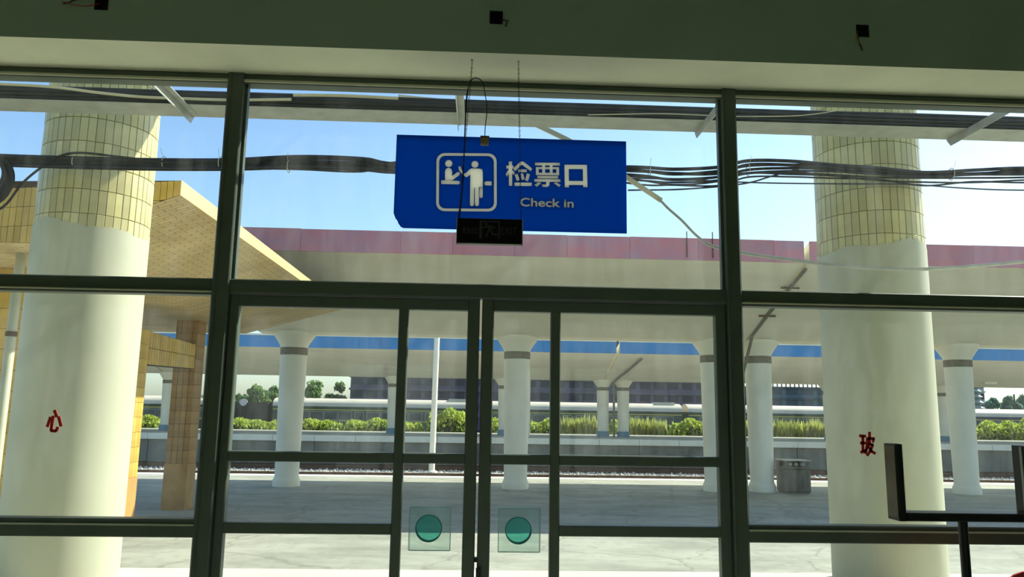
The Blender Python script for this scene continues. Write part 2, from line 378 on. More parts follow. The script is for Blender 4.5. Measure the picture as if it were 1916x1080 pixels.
m = MB(); m.box(-HX, -4.6, -.1, .15, 0, 3.55); m.box(4.6, HX, -.1, .15, 0, 3.55); m.build('pier', paint_in, wf)
# junction boxes
def jbox(i, h, label, wires):
    t = thing('junction_box', (h.x, YF, h.z-HS), label, 'junction box', None)
    b = MB(); s_ = HS-.001; d = .05
    for x0, x1, z0, z1 in ((-s_, -s_+.003, -s_, s_), (s_-.003, s_, -s_, s_), (-s_, s_, -s_, -s_+.003), (-s_, s_, s_-.003, s_)):
        b.box(h.x+x0, h.x+x1, YF-.003, YF+d, h.z+z0, h.z+z1)
    b.box(h.x-s_, h.x+s_, YF+d, YF+d+.004, h.z-s_, h.z+s_)
    b.build('steel_box', darkbox_m, t)
    for pts, mm, r in wires:
        MB().tube(spline([at(x, y, Y) for x, y, Y in pts], 5), r, 6).build('wire', mm, t, True)
jbox(0, holes[0], 'open wiring box in the dark bulkhead with wires pulled out sideways', [
    ([(188, 6, YF+.03), (176, 9, YF-.01), (160, 11.5, YF-.03), (140, 9, YF-.03), (126, 5, YF-.02), (116, 3, YF-.015)], copper_m, .003),
    ([(186, 2, YF+.03), (172, -2, YF-.01), (145, -1, YF-.02), (130, 4, YF-.02), (118, 7, YF-.02)], black_m, .0035)])
jbox(1, holes[1], 'open wiring box in the dark bulkhead above the exit sign chains', [
    ([(932, 36, YF+.03), (938, 37, YF-.01), (945, 38, YF-.02), (952, 39, YF-.02)], black_m, .0035),
    ([(934, 38, YF+.03), (941, 38, YF-.02), (948, 40, YF-.025), (946, 50, YF-.015)], black_m, .0035)])
jbox(2, holes[2], 'open wiring box in the dark bulkhead with an orange wire hanging down', [
    ([(1604, 58, YF+.03), (1603, 68, YF-.012), (1606, 78, YF-.018), (1613, 86, YF-.015)], yellowwire_m, .0032),
    ([(1606, 58, YF+.03), (1605, 70, YF-.012), (1609, 83, YF-.018), (1614, 95, YF-.015)], black_m, .0035)])

# ------------------------------------------------------------------ glazed front
ZH0, ZT1, ZT0 = 3.492, 2.316, 2.222
FY0, FY1 = -.045, .045
def trim(n, x0, x1, z0=0.0, z1=3.55):
    t = empty('trim_%d' % n, ((x0+x1)/2, 0, z0)); struct(t)
    MB().cbox(x0, x1, FY0-.015, FY1+.015, z0, z1, .006).build('mullion', frame_m, t)
    xm = (x0+x1)/2
    MB().box(xm-.028, xm-.022, FY0-.0195, FY0-.014, z0, z1).build('cover_bead', frame_m, t)
    return t
trim(1, -1.522, -1.428); trim(2, 1.428, 1.512); trim(3, -4.6, -4.5); trim(4, 4.5, 4.6)
def rail(w_, x0, x1, z0, z1, bead=None, name='rail'):
    MB().cbox(x0, x1, FY0, FY1, z0, z1, .006).build(name, frame_m, w_)
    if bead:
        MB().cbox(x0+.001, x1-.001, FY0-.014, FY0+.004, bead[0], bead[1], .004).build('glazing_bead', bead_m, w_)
def pane(w_, x0, x1, z0, z1, mt=None, y=0.0):
    MB().box(x0-.008, x1+.008, y-.004, y+.004, z0-.008, z1+.008).build('glass_pane', mt or glass_m, w_)
def side_window(n, x0, x1):
    w_ = empty('window_%d' % n, ((x0+x1)/2, 0, 0)); struct(w_)
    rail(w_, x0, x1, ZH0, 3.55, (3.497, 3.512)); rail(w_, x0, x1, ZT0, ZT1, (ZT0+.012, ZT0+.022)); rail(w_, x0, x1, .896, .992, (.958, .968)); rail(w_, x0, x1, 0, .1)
    for z0, z1 in ((.1, .896), (.992, ZT0), (ZT1, ZH0)): pane(w_, x0, x1, z0, z1)
    for xa in (x0, x1-.014):
        for z0, z1 in ((.1, .896), (.992, ZT0), (ZT1, ZH0)):
            MB().box(xa, xa+.014, -.02, .02, z0, z1).build('stile', frame_m, w_)
    return w_
side_window(1, -4.5, -1.522); side_window(3, 1.512, 4.5)
w2 = empty('window_2', (0, 0, ZT0)); struct(w2)
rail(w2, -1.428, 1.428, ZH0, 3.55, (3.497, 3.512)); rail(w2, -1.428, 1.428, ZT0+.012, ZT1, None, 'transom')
pane(w2, -1.428, 1.428, ZT1, ZH0)
for xa in (-1.428, 1.412): MB().box(xa, xa+.016, -.02, .02, ZT1, ZH0).build('stile', frame_m, w2)
# doors
def door(n, xo, xob, xb0, xb1, xi, xi1, sgn):
    """xo..xob outer stile, xb0..xb1 inner bar, xi..xi1 meeting stile"""
    lo, hi = min(xo, xi1), max(xo, xi1)
    d = empty('door_%d' % n, ((lo+hi)/2, 0, 0)); struct(d)
    Y0, Y1 = -.03, .03
    def bar(name, a, b, z0, z1): MB().cbox(min(a, b), max(a, b), Y0, Y1, z0, z1, .005).build(name, frame_m, d)
    bar('stile', xo, xob, .01, ZT0+.006); bar('stile', xi, xi1, .01, ZT0+.006); bar('stile', xb0, xb1, .1, 2.163)
    bar('rail', xob, xi, 2.163, ZT0+.006); bar('rail', xob, xi, .01, .1)
    bar('rail', xob, xb0, 1.302, 1.357); bar('rail', xb1, xi, 1.302, 1.357); bar('rail', xob, xb0, .918, .975)
    a, b = sorted((xob, xb0)); c, e = sorted((xb1, xi))
    for z0, z1 in ((.1, .918), (.975, 1.302), (1.357, 2.163)): pane(d, a, b, z0, z1)
    for z0, z1 in ((.1, 1.302), (1.357, 2.163)): pane(d, c, e, z0, z1)
    return d
d1 = door(1, -1.424, -1.373, -.468, -.413, -.075, -.006, 1)
d2 = door(2, 1.424, 1.363, .46, .404, .076, .007, -1)
def push_plate(d, px0, py0, px1, py1, cx, cy):
    a = at(px0, py0, -.03); b = at(px1, py1, -.03); c = at(cx, cy, -.02)
    x0, x1 = sorted((a.x, b.x)); z0, z1 = sorted((a.z, b.z))
    o = MB().box(x0, x1, -.034, -.026, z0, z1).build('push_plate', acry_m, d)
    MB().box(x0, x1, .028, .036, z0-.012, z1-.004).build('push_plate', acry_m, d)
    m = MB(); e = .0025
    for y0, y1, dz in ((-.0345, -.0255, 0), (.0275, .0365, -.012)):
        m.box(x0, x1, y0, y1, z0+dz-e, z0+dz); m.box(x0, x1, y0, y1, z1+dz, z1+dz+e)
        m.box(x0-e, x0, y0, y1, z0+dz, z1+dz); m.box(x1, x1+e, y0, y1, z0+dz, z1+dz)
    m.build('plate_edge', rim_m, d)
    m = MB(); n = 40
    vs = [(c.x+.069*math.cos(2*math.pi*i/n), y, c.z+.069*math.sin(2*math.pi*i/n)) for y in (-.0252, .027) for i in range(n)]
    m.add(vs, [tuple(range(n)), tuple(range(2*n-1, n-1, -1))]+[(i, (i+1) % n, n+(i+1) % n, n+i) for i in range(n)])
    m.build('round_boss', teal_m, d)
    m = MB(); vs = []
    for r in (.069, .0735):
        for y in (-.0255, .0275):
            vs += [(c.x+r*math.cos(2*math.pi*i/n), y, c.z+r*math.sin(2*math.pi*i/n)) for i in range(n)]
    fs = []
    for i in range(n):
        j = (i+1) % n
        fs += [(i, j, n+j, n+i), (2*n+i, 3*n+i, 3*n+j, 2*n+j), (i, 2*n+i, 2*n+j, j), (n+i, n+j, 3*n+j, 3*n+i)]
    m.add(vs, fs); m.build('boss_ring', tealrim_m, d, True)
push_plate(d1, 767, 948, 841, 1030, 802, 989); push_plate(d2, 934, 951, 1010, 1033, 970, 993)
# meeting-stile lock parts
p = at(888, 1048, -.03)
MB().box(-.008, .009, -.034, -.004, p.z-.012, p.z+.012).build('lock_bolt', black_m, d1)
p = at(895, 1070, -.03); MB().cbox(p.x-.014, p.x+.014, -.05, -.028, p.z-.06, p.z+.02, .006).build('lock_handle', black_m, d2)

# warning characters stuck to the glass
def strokes(name, segs, parent, m, Y, depth=.003):
    mb = MB()
    for pts, w_ in segs:
        P = [at(x, y, Y) for x, y in pts]
        for a, b in zip(P[:-1], P[1:]):
            dd = (b-a); dd.y = 0; dd.normalize(); q = Vector((-dd.z, 0, dd.x))*(w_/2)
            k = dd*(w_*.12)
            c4 = [a-k+q, a-k-q, b+k-q, b+k+q]
            mb.add([(v.x, Y, v.z) for v in c4]+[(v.x, Y-depth, v.z) for v in c4], [(0, 1, 2, 3), (7, 6, 5, 4), (0, 4, 5, 1), (1, 5, 6, 2), (2, 6, 7, 3), (3, 7, 4, 0)])
    return mb.build(name, m, parent)
def zc(pts, x0, y0, s): return [(x0+x/s, y0+y/s) for x, y in pts]
o = strokes('glass_warning_character', [(zc(p, 0, 720, 2.994), .0165) for p in (
    [(284, 182), (266, 236)], [(299, 176), (291, 225), (287, 258), (316, 260), (324, 238)], [(306, 144), (319, 180)], [(329, 180), (343, 232)])], None, redvinyl, -.005)
tag(o, 'red heart character 心 stuck on the left glass pane before the column', 'glass sticker', 'red warning characters on the glass', 'thing')
o = strokes('glass_warning_character', [(zc(p, 1276, 720, 2.994), w_) for p, w_ in (
    ([(994, 286), (1029, 289)], .017), ([(999, 327), (1027, 327)], .016), ([(1001, 380), (1034, 366)], .017), ([(1012, 288), (1013, 374)], .016),
    ([(1036, 301), (1077, 302)], .016), ([(1074, 302), (1068, 322)], .014), ([(1050, 266), (1050, 334)], .016), ([(1038, 302), (1035, 350), (1026, 386)], .016),
    ([(1040, 335), (1070, 335)], .015), ([(1068, 336), (1054, 372), (1036, 397)], .016), ([(1043, 346), (1062, 374), (1082, 386)], .017))], None, redvinyl, -.005)
tag(o, 'red character 玻 stuck on the right glass pane above the stand', 'glass sticker', 'red warning characters on the glass', 'thing')

# ------------------------------------------------------------------ blue ticket-check sign
YS = -.022
def sg(x, y): return (720+x/3.992, 230+y/3.992)
tl, tr, bl, br_ = at(740.5, 254, YS), at(1171.5, 262.5, YS), at(737, 427.5, YS), at(1173, 434.5, YS)
sx0, sx1, sz0, sz1 = (tl.x+bl.x)/2, (tr.x+br_.x)/2, (bl.z+br_.z)/2, (tl.z+tr.z)/2
sign = thing('ticket_gate_sign', ((sx0+sx1)/2, YS, sz0), 'wide blue board with white ticket pictogram hung against the glass above the doors', 'sign')
SW, SH = sx1-sx0, sz1-sz0
m = MB(); poly = [(sx0, sz1), (sx0, sz0+.085), (sx0+.012, sz0+.055), (sx0+.022, sz0+.045), (sx0+.03, sz0+.025), (sx0+.045, sz0+.006), (sx0+.06, sz0), (sx1, sz0), (sx1, sz1)]
m.prism(poly, YS, YS+.014); m.build('panel', signblue, sign)
def sp(x, y):
    """zoomed sign image pixel coordinates to the sign face"""
    u = (x-(82+(66-82)*(y-93)/700))/1722.0; vt = 93+u*38; vb = 788+u*30
    return (sx0+u*SW, sz1-(y-vt)/(vb-vt)*SH)
FYs, FD = YS+.0155, .017     # white figures and letters run right through the board
def flat(polys, name='pictogram', mtl=signwhite, d=.017, par=None, fn=sp, Y=FYs):
    mb = MB()
    for pl in polys:
        pts = [fn(*q) for q in pl]; n = len(pts)
        mb.add([(x, Y, z) for x, z in pts]+[(x, Y-d, z) for x, z in pts], [tuple(range(n)), tuple(range(2*n-1, n-1, -1))]+[(i, (i+1) % n, n+(i+1) % n, n+i) for i in range(n)])
    return mb.build(name, mtl, par or sign)
def figure(polys, name):
    """several overlapping outlines merged into one solid"""
    obs = [flat([pl], name) for pl in polys]; a = obs[0]
    for b in obs[1:]:
        md = a.modifiers.new('u', 'BOOLEAN'); md.operation = 'UNION'; md.object = b; md.solver = 'EXACT'
    bpy.context.view_layer.update()
    me = bpy.data.meshes.new_from_object(a.evaluated_get(bpy.context.evaluated_depsgraph_get()))
    a.modifiers.clear(); a.data = me
    for b in obs[1:]: bpy.data.objects.remove(b)
    a.name = name
def circ(cx, cy, r, n=20): return [(cx+r*math.cos(2*math.pi*i/n), cy+r*math.sin(2*math.pi*i/n)) for i in range(n)]
def cap(a, b, w_, n=8):
    ax, ay = a; bx, by = b; t = math.atan2(by-ay, bx-ax); r = w_/2
    return [(bx+r*math.cos(t-math.pi/2+math.pi*i/n), by+r*math.sin(t-math.pi/2+math.pi*i/n)) for i in range(n+1)]+[(ax+r*math.cos(t+math.pi/2+math.pi*i/n), ay+r*math.sin(t+math.pi/2+math.pi*i/n)) for i in range(n+1)]
def rrect(x0, y0, x1, y1, r, n=6):
    out = []
    for cx, cy, s_ in ((x1-r, y0+r, -90), (x1-r, y1-r, 0), (x0+r, y1-r, 90), (x0+r, y0+r, 180)):
        out += [(cx+r*math.cos(R(s_+90*i/n)), cy+r*math.sin(R(s_+90*i/n))) for i in range(n+1)]
    return out
# rounded border (ring)
oo = rrect(379, 231, 826, 666, 62); ii = rrect(399, 251, 805, 646, 46)
mb = MB(); n = len(oo); P = [sp(*q) for q in oo]+[sp(*q) for q in ii]
mb.add([(x, FYs, z) for x, z in P]+[(x, FYs-FD, z) for x, z in P],
       [f for i in range(n) for f in ((i, (i+1) % n, n+(i+1) % n, n+i), (2*n+i, 3*n+i, 3*n+(i+1) % n, 2*n+(i+1) % n), (i, 2*n+i, 2*n+(i+1) % n, (i+1) % n), (n+i, n+(i+1) % n, 3*n+(i+1) % n, 3*n+i))])
mb.build('pictogram_border', signwhite, sign)
figure([circ(470, 310, 27), [(443, 436), (443, 368), (450, 350), (470, 341), (488, 350), (496, 368), (496, 408), (496, 436)],
      cap((492, 424), (540, 386), 26), [(415, 436), (545, 440), (556, 452), (545, 466), (415, 464)]], 'seated_clerk')
figure([circ(664, 315, 26), [(626, 352), (640, 345), (700, 347), (718, 352), (723, 372), (723, 470), (722, 486), (694, 486), (694, 620), (684, 627), (672, 627), (664, 618), (663, 490), (659, 490), (657, 618), (648, 627), (636, 627), (628, 618), (630, 392), (604, 412), (586, 404), (578, 388), (598, 380)],
      cap((711, 498), (710, 555), 24)], 'standing_passenger')
flat([[(541, 333), (558, 331), (564, 352), (578, 372), (572, 392), (560, 378), (545, 358)]], 'ticket')
flat([[(746, 442), (788, 442), (788, 472), (746, 472), (736, 467), (732, 457), (736, 447)]], 'counter')
def box_of(x0, y0, x1, y1):
    a = sp(x0, y0); b = sp(x1, y1); return min(a[0], b[0]), max(a[0], b[0]), min(a[1], b[1]), max(a[1], b[1])
def bar(x0, y0, x1, y1): return [(x0, y0), (x1, y0), (x1, y1), (x0, y1)]
# the three characters for ticket check-in, stroke by stroke
figure([bar(897, 322, 952, 345), bar(916, 291, 941, 474), [(917, 346), (926, 362), (904, 408), (892, 388)], [(941, 352), (962, 378), (950, 394), (936, 372)]], 'lettering')
figure([[(1004, 291), (1026, 291), (1092, 344), (1080, 364), (1014, 314), (962, 364), (948, 345)]], 'lettering')
figure([bar(986, 350, 1050, 371)], 'lettering')
for q in ([(960, 390), (981, 382), (996, 430), (975, 438)], [(1001, 384), (1022, 378), (1034, 424), (1013, 431)], [(1051, 378), (1075, 386), (1058, 440), (1036, 432)]): figure([q], 'lettering')
figure([bar(957, 449, 1086, 474)], 'lettering')
figure([bar(1112, 298, 1298, 319), bar(1166, 310, 1187, 345), bar(1222, 310, 1243, 345), bar(1118, 331, 1292, 347), bar(1118, 331, 1139, 392), bar(1271, 331, 1292, 392), bar(1118, 374, 1292, 392), bar(1166, 340, 1187, 380), bar(1222, 340, 1243, 380)], 'lettering')
figure([bar(1128, 398, 1284, 416)], 'lettering')
figure([bar(1106, 422, 1300, 442), [(1193, 436), (1218, 436), (1218, 466), (1206, 480), (1166, 480), (1160, 462), (1188, 462), (1193, 458)]], 'lettering')
figure([[(1137, 444), (1158, 452), (1124, 479), (1106, 466)]], 'lettering'); figure([[(1250, 452), (1268, 443), (1302, 464), (1290, 480)]], 'lettering')
figure([bar(1332, 312, 1364, 482), bar(1470, 312, 1502, 480), bar(1332, 312, 1502, 344), bar(1332, 434, 1502, 464)], 'lettering')
text_mesh('Check in', 'lettering', signwhite, sign, *box_of(998, 562, 1396, 633), FYs, bold=.02, depth=FD)
panel = [c for c in sign.children if c.name.startswith('panel')][0]
for c in list(sign.children):
    if c is not panel:
        bo = panel.modifiers.new('cut', 'BOOLEAN'); bo.operation = 'DIFFERENCE'; bo.object = c; bo.solver = 'EXACT'; bo.use_self = True
bpy.context.view_layer.update()
nm_ = bpy.data.meshes.new_from_object(panel.evaluated_get(bpy.context.evaluated_depsgraph_get()))
panel.modifiers.clear(); panel.data = nm_

# ------------------------------------------------------------------ hanging exit sign
YE = -.32
e_tl, e_br = at(855, 408, YE), at(977.5, 458, YE)
ex0, ex1, ez0, ez1 = e_tl.x, e_br.x, e_br.z, e_tl.z
ez1 = (e_tl.z+at(977, 410, YE).z)/2; ez0 = (e_br.z+at(855, 456.5, YE).z)/2
exs = thing('exit_sign', ((ex0+ex1)/2, YE, ez0), 'small black unlit exit sign hanging on two chains before the blue board', 'exit sign')
MB().cbox(ex0, ex1, YE, YE+.028, ez0+.003, ez1, .003).build('housing', black_m, exs)
MB().box(ex0+.004, ex1-.004, YE-.003, YE+.001, ez0+.007, ez1-.004).build('face', blackface_m, exs)
m = MB(); m.box(ex0, ex1, YE-.004, YE+.03, ez0, ez0+.004); m.box(ex1-.003, ex1+.001, YE-.004, YE+.03, ez0, ez1); m.box(ex0-.001, ex0+.002, YE-.004, YE+.03, ez0, ez1); m.build('metal_edge', steel_m, exs)
def ep(x, y):
    """zoomed exit-sign image pixel coordinates to its face"""
    return (ex0+(x-175)/1480*(ex1-ex0), ez1-(y-235)/570*(ez1-ez0))
def eb(x0, y0, x1, y1):
    a = ep(x0, y0); b = ep(x1, y1); return min(a[0], b[0]), max(a[0], b[0]), min(a[1], b[1]), max(a[1], b[1])
YEf = YE-.0032
text_mesh('安全出口', 'lettering', dimgrey_m, exs, *eb(300, 430, 665, 580), YEf, bold=.01, depth=.001)
text_mesh('EXIT', 'lettering', dimgrey_m, exs, *eb(1165, 425, 1535, 590), YEf, bold=.0, depth=.001)
flat([[(685, 290), (1140, 290), (1140, 322), (745, 322), (745, 690), (685, 690)], [(1105, 322), (1140, 322), (1140, 690), (1105, 690)],
      circ(832, 362, 30), cap((880, 415), (925, 470), 70), cap((880, 410), (770, 440), 34), cap((925, 400), (1030, 440), 34), cap((905, 470), (835, 640), 40), cap((935, 470), (975, 580), 40), cap((975, 590), (1080, 590), 34)],
     'running_figure', dimgrey_m, .001, exs, ep, YEf)
# ceiling hooks and chains
def chain(p0, p1, name):
    p0, p1 = Vector(p0), Vector(p1); L_ = (p1-p0).length; ll = .016; k = int(L_/(ll*.8)); mb = MB()
    dd = (p1-p0).normalized(); s1 = Vector((1, 0, 0)); s2 = Vector((0, 1, 0))
    for i in range(k):
        c = p0+(p1-p0)*((i+.5)/k); s_ = s1 if i % 2 else s2
        ring = [c+dd*(ll*.5*math.cos(2*math.pi*j/8))+s_*(.0042*math.sin(2*math.pi*j/8)) for j in range(9)]
        mb.tube(ring, .0013, 4)
    return mb.build(name, black_m, exs)
hl, hr = at(883, 130, -.33), at(970, 131, -.33); hl.z = hr.z = ZS
for h in (hl, hr):
    MB().lathe([(.008, ZS-.0005), (.008, ZS-.004), (.003, ZS-.006), (.003, ZS-.03), (.001, ZS-.032)], h.x, h.y, 10).build('ceiling_hook', steel_m, exs, True)
hl2 = hl-Vector((0, 0, .03)); hr2 = hr-Vector((0, 0, .03))
cl = Vector((at(858, 408, YE).x, YE+.014, ez1)); cr = Vector((at(976, 409, YE).x-.003, YE+.014, ez1))
chain(hl2, cl, 'chain'); chain(hr2, cr, 'chain')
# power cord doubling the left chain and looping to the plug
pz = at(907, 262, -.335)
cord = [cl+Vector((.004, -.004, -.002)), at(866, 350, -.335), at(869, 260, -.335), at(872, 190, -.335), at(876, 165, -.335), at(883, 149, -.335), at(892, 146, -.335), at(902, 153, -.335), at(907, 172, -.335), at(911, 205, -.335), at(908, 238, -.335), pz]
MB().tube(spline(cord, 5), .0028, 6).build('power_cord', black_m, exs, True)
MB().tube(spline([at(884, 147, -.335), at(878, 158, -.335), at(874, 185, -.337), at(871, 230, -.338), at(868, 300, -.338), at(862, 370, -.336), cl+Vector((.0, -.004, -.002))], 5), .0024, 6).build('power_cord', black_m, exs, True)
m = MB(); m.cbox(pz.x-.022, pz.x+.022, pz.y-.016, pz.y+.016, pz.z-.03, pz.z+.014, .006); m.build('plug', plug_m, exs)
MB().cbox(pz.x-.025, pz.x+.025, pz.y-.018, pz.y+.018, pz.z+.008, pz.z+.02, .006).build('plug_cap', black_m, exs)

# ------------------------------------------------------------------ black stand and red chair inside
st = thing('sign_stand', (1.57, -1.9, 0), 'black metal stand with an empty open-topped frame on a slim pole', 'stand')
X0, X1, ZB, ZTp, D0, D1 = 1.342, 1.805, 1.272, 1.512, -1.95, -1.875
def upr(x0, x1): MB().cbox(x0, x1, D0, D1, ZB, ZTp, .004).build('upright', black_m, st)
upr(X0, X0+.024); upr(X1-.03, X1)
MB().cbox(X0+.024, X1-.03, D0, D1, ZB, ZB+.026, .004).build('tray', black_m, st)
MB().box(X1-.034, X1-.0295, D0+.02, D0+.03, ZB+.026, ZTp-.004).build('steel_liner', steel_m, st)
MB().box(X0+.001, X0+.02, D0+.01, D1-.01, ZTp-.0005, ZTp+.0015).build('end_plate', steel_m, st)
MB().box(X0-.0015, X0+.0005, D0+.006, D1-.006, ZB+.01, ZTp-.006).build('side_plate', chrome_m, st)
MB().tube([(1.57, -1.91, .02), (1.57, -1.91, ZB+.002)], .0145, 14).build('pole', black_m, st, True)
MB().lathe([(.19, 0), (.19, .012), (.17, .02), (.03, .03), (.016, .05)], 1.57, -1.91, 28).build('base', black_m, st, True)
ch = at(1880, 1062, -.62)
cx, cy, cz = ch.x+.23, -.62, ch.z
rc = thing('plastic_chair', (cx, cy-.25, 0), 'red plastic chair by the right glass, only its top corner showing', 'chair')
m = MB(); n = 9; rows = 6; vs = []
for th in (0, .012):
    for j in range(rows+1):
        for i in range(n+1):
            u = i/n*2-1; v = j/rows
            topz = cz-.02-(.05*abs(u)**4 if j == rows else 0)
            vs.append((cx+u*(.22+.01*v), cy-.05*v*0+.03*(1-u*u)+.06*v-.06+th, .44+(topz-.44)*v))
q = (rows+1)*(n+1)
fs = []
for j in range(rows):
    for i in range(n):
        a_ = j*(n+1)+i
        fs += [(a_, a_+1, a_+n+2, a_+n+1), (q+a_, q+a_+n+1, q+a_+n+2, q+a_+1)]
for i in range(n): fs += [(i, q+i, q+i+1, i+1), (rows*(n+1)+i, rows*(n+1)+i+1, q+rows*(n+1)+i+1, q+rows*(n+1)+i)]
for j in range(rows):
    a_ = j*(n+1); b_ = a_+n
    fs += [(a_, a_+n+1, q+a_+n+1, q+a_), (b_, q+b_, q+b_+n+1, b_+n+1)]
m.add(vs, fs); m.build('backrest', redplastic, rc, True)
MB().cbox(cx-.22, cx+.22, cy-.46, cy-.02, .425, .45, .012).build('seat', redplastic, rc)
for sx in (-1, 1):
    for yy in (cy-.42, cy-.06): MB().tube([(cx+sx*.19, yy, .43), (cx+sx*.215, yy+(.03 if yy > cy-.2 else -.03), 0)], .018, 8, .013).build('leg', redplastic, rc, True)

# ------------------------------------------------------------------ terrace, platform ground below it, tracks
ZG, YE0, ZB = -.56, 21.53, -1.127  # platforms, tracks, platform canopies, bin and hedge scaled about the camera, values written in
pf = empty('platform_paving', (0, 0, 0)); struct(pf)
MB().box(-30, 45, .12, 2.0, -1.4, 0).build('terrace_strip', ground_l, pf)
MB().box(-30, 45, 2.0, 3.71, -1.4, 0).build('terrace_edge', ground_l, pf)
MB().box(-30, 45, 3.71, 4.06, -1.4, -.19).build('step', ground_l, pf)
MB().box(-30, 45, 4.06, 4.4, -1.4, -.375).build('step', ground_l, pf)
MB().box(-40, 60, 4.4, 17.95, -1.4, ZG).build('concrete_field', ground_m, pf)
MB().box(-40, 60, 17.98, 20.92, -1.4, ZG).build('outer_field', ground_m, pf)
x = -40
while x < 60:
    MB().box(x, x+1.99, 20.935, YE0, -.8, ZG+.004).build('edge_slab', edge_m, pf); x += 2
MB().box(-40, 60, YE0-.45, YE0-.06, -1.4, -.8).build('platform_wall', wallc_m, pf)
tb = MB().box(-60, 90, YE0-.2, 34.6, -1.5, ZB).build('track_bed', ballast_m); struct(tb)
m = MB()
for i in range(5600):
    x = random.uniform(-18, 26); y = random.uniform(27.2, 34.2); r = random.uniform(.04, .085)
    if min(abs(y-27.67), abs(y-31.1), abs(y-32.55)) < .16: continue
    a_ = random.uniform(0, 6.28); c_, s_ = math.cos(a_)*r, math.sin(a_)*r; z = ZB+.002
    m.add([(x+c_, y+s_, z), (x-s_, y+c_, z), (x-c_, y-s_, z), (x+s_, y-c_, z), (x+random.uniform(-.01, .01), y, z+r*1.2)], [(0, 1, 4), (1, 2, 4), (2, 3, 4), (3, 0, 4)])
o = m.build('ballast_stones', ballast_m, fix=False); tag(o, 'pale crushed stone ballast lying between the platforms', 'gravel', None, 'stuff')
for i, (yy, lab) in enumerate(((27.67, 'rusty rail nearest the near platform edge'), (31.1, 'rusty rail in the middle of the ballast bed'), (32.55, 'rusty rail beside the far platform wall'))):
    m = MB(); z = ZB
    m.prism_x([(yy-.065, z), (yy+.065, z), (yy+.065, z+.012), (yy+.009, z+.03), (yy+.009, z+.13), (yy+.035, z+.14), (yy+.035, z+.17), (yy-.035, z+.17), (yy-.035, z+.14), (yy-.009, z+.13), (yy-.009, z+.03), (yy-.065, z+.012)], -60, 90)
    tag(m.build('rail_track', rust_m), lab, 'rail', 'rails between the platforms', 'thing')

# ------------------------------------------------------------------ two thick round columns
TW, TH = .0714, .232
tile_me = box_mesh('tile', TW-.004, .012, TH-.005, tile_m, .003)
CR = .497
def big_column(cx, cy, label):
    t = thing('round_column', (cx, cy, 0), label, 'column', 'thick half-tiled columns outside the glass')
    m = MB(); n = 64; rings = []
    ph = random.uniform(0, 6)
    def top(a): return 3.255+.035*math.sin(a*2+ph)+.02*math.sin(a*5+ph*2)+random.uniform(-.014, .014)
    n = 150; vs = []; R1 = CR+.0155
    tops = [top(2*math.pi*i/n) for i in range(n)]
    for z in (0, .8, 1.6, 2.4, 3.1):
        vs += [(cx+R1*math.cos(2*math.pi*i/n), cy+R1*math.sin(2*math.pi*i/n), z) for i in range(n)]
    vs += [(cx+R1*math.cos(2*math.pi*i/n), cy+R1*math.sin(2*math.pi*i/n), tops[i]) for i in range(n)]
    vs += [(cx+(R1-.014)*math.cos(2*math.pi*i/n), cy+(R1-.014)*math.sin(2*math.pi*i/n), tops[i]) for i in range(n)]
    fs = [(k*n+i, k*n+(i+1) % n, (k+1)*n+(i+1) % n, (k+1)*n+i) for k in range(6) for i in range(n)]
    m.add(vs, fs); m.build('painted_shaft', white_m, t, True)
    MB().lathe([(CR, 0), (CR, 5.4)], cx, cy, 88).build('core', grout_m, t, True)
    na = 44; ang0 = math.atan2(CAM.y-cy, CAM.x-cx); rest = MB()
    for k in range(10):
        z = 3.12+TH*(k+.5)
        for i in range(na):
            a_ = 2*math.pi*i/na; dl = (a_-ang0+math.pi) % (2*math.pi)-math.pi
            if k < 8 and abs(dl) < R(98):
                j = random.uniform(0, .0025)
                shared('tile', tile_me, t, ((CR-j)*math.cos(a_), (CR-j)*math.sin(a_), z), (random.uniform(-.006, .006), 0, a_+math.pi/2))
            else:
                r0, r1 = CR-.001, CR+.012; h = (TW-.004)/2/CR
                vs = [(cx+r*math.cos(a_+s_), cy+r*math.sin(a_+s_), zz) for r in (r0, r1) for s_, zz in ((-h, z-TH/2+.003), (h, z-TH/2+.003), (h, z+TH/2-.003), (-h, z+TH/2-.003))]
                rest.add(vs, [(4, 5, 6, 7), (0, 1, 5, 4), (1, 2, 6, 5), (2, 3, 7, 6), (3, 0, 4, 7)])
    r_ = rest.build('tile_cladding', tile_m, t); r_['kind'] = 'stuff'
    return t
big_column(-3.85, 3.18, 'thick white round column with cream tiles above, left of the doors')
big_column(3.99, 3.18, 'thick white round column with cream tiles above, right of the doors')
# high beam the columns carry
bm_ = MB().cbox(-9, 10, 2.66, 3.70, 5.4, 6.2, .02).build('trim_5', white_m); struct(bm_)
m = MB()
for i in range(26):
    x = random.uniform(-3.62, -3.28); y = random.uniform(2.5, 2.85); r = random.uniform(.012, .035); a_ = random.uniform(0, 3)
    c_, s_ = math.cos(a_)*r, math.sin(a_)*r
    m.add([(x+c_, y+s_, 0), (x-s_, y+c_, 0), (x-c_, y-s_, 0), (x+s_, y-c_, 0), (x+c_*.8, y+s_*.8, r*.8), (x-s_*.8, y+c_*.8, r), (x-c_*.8, y-s_*.8, r*.8), (x+s_*.8, y-c_*.8, r*.6)], [(4, 5, 6, 7), (0, 1, 5, 4), (1, 2, 6, 5), (2, 3, 7, 6), (3, 0, 4, 7)])
tag(m.build('brick_rubble', rubble_m), 'reddish brick rubble at the foot of the left thick column', 'rubble', None, 'stuff')

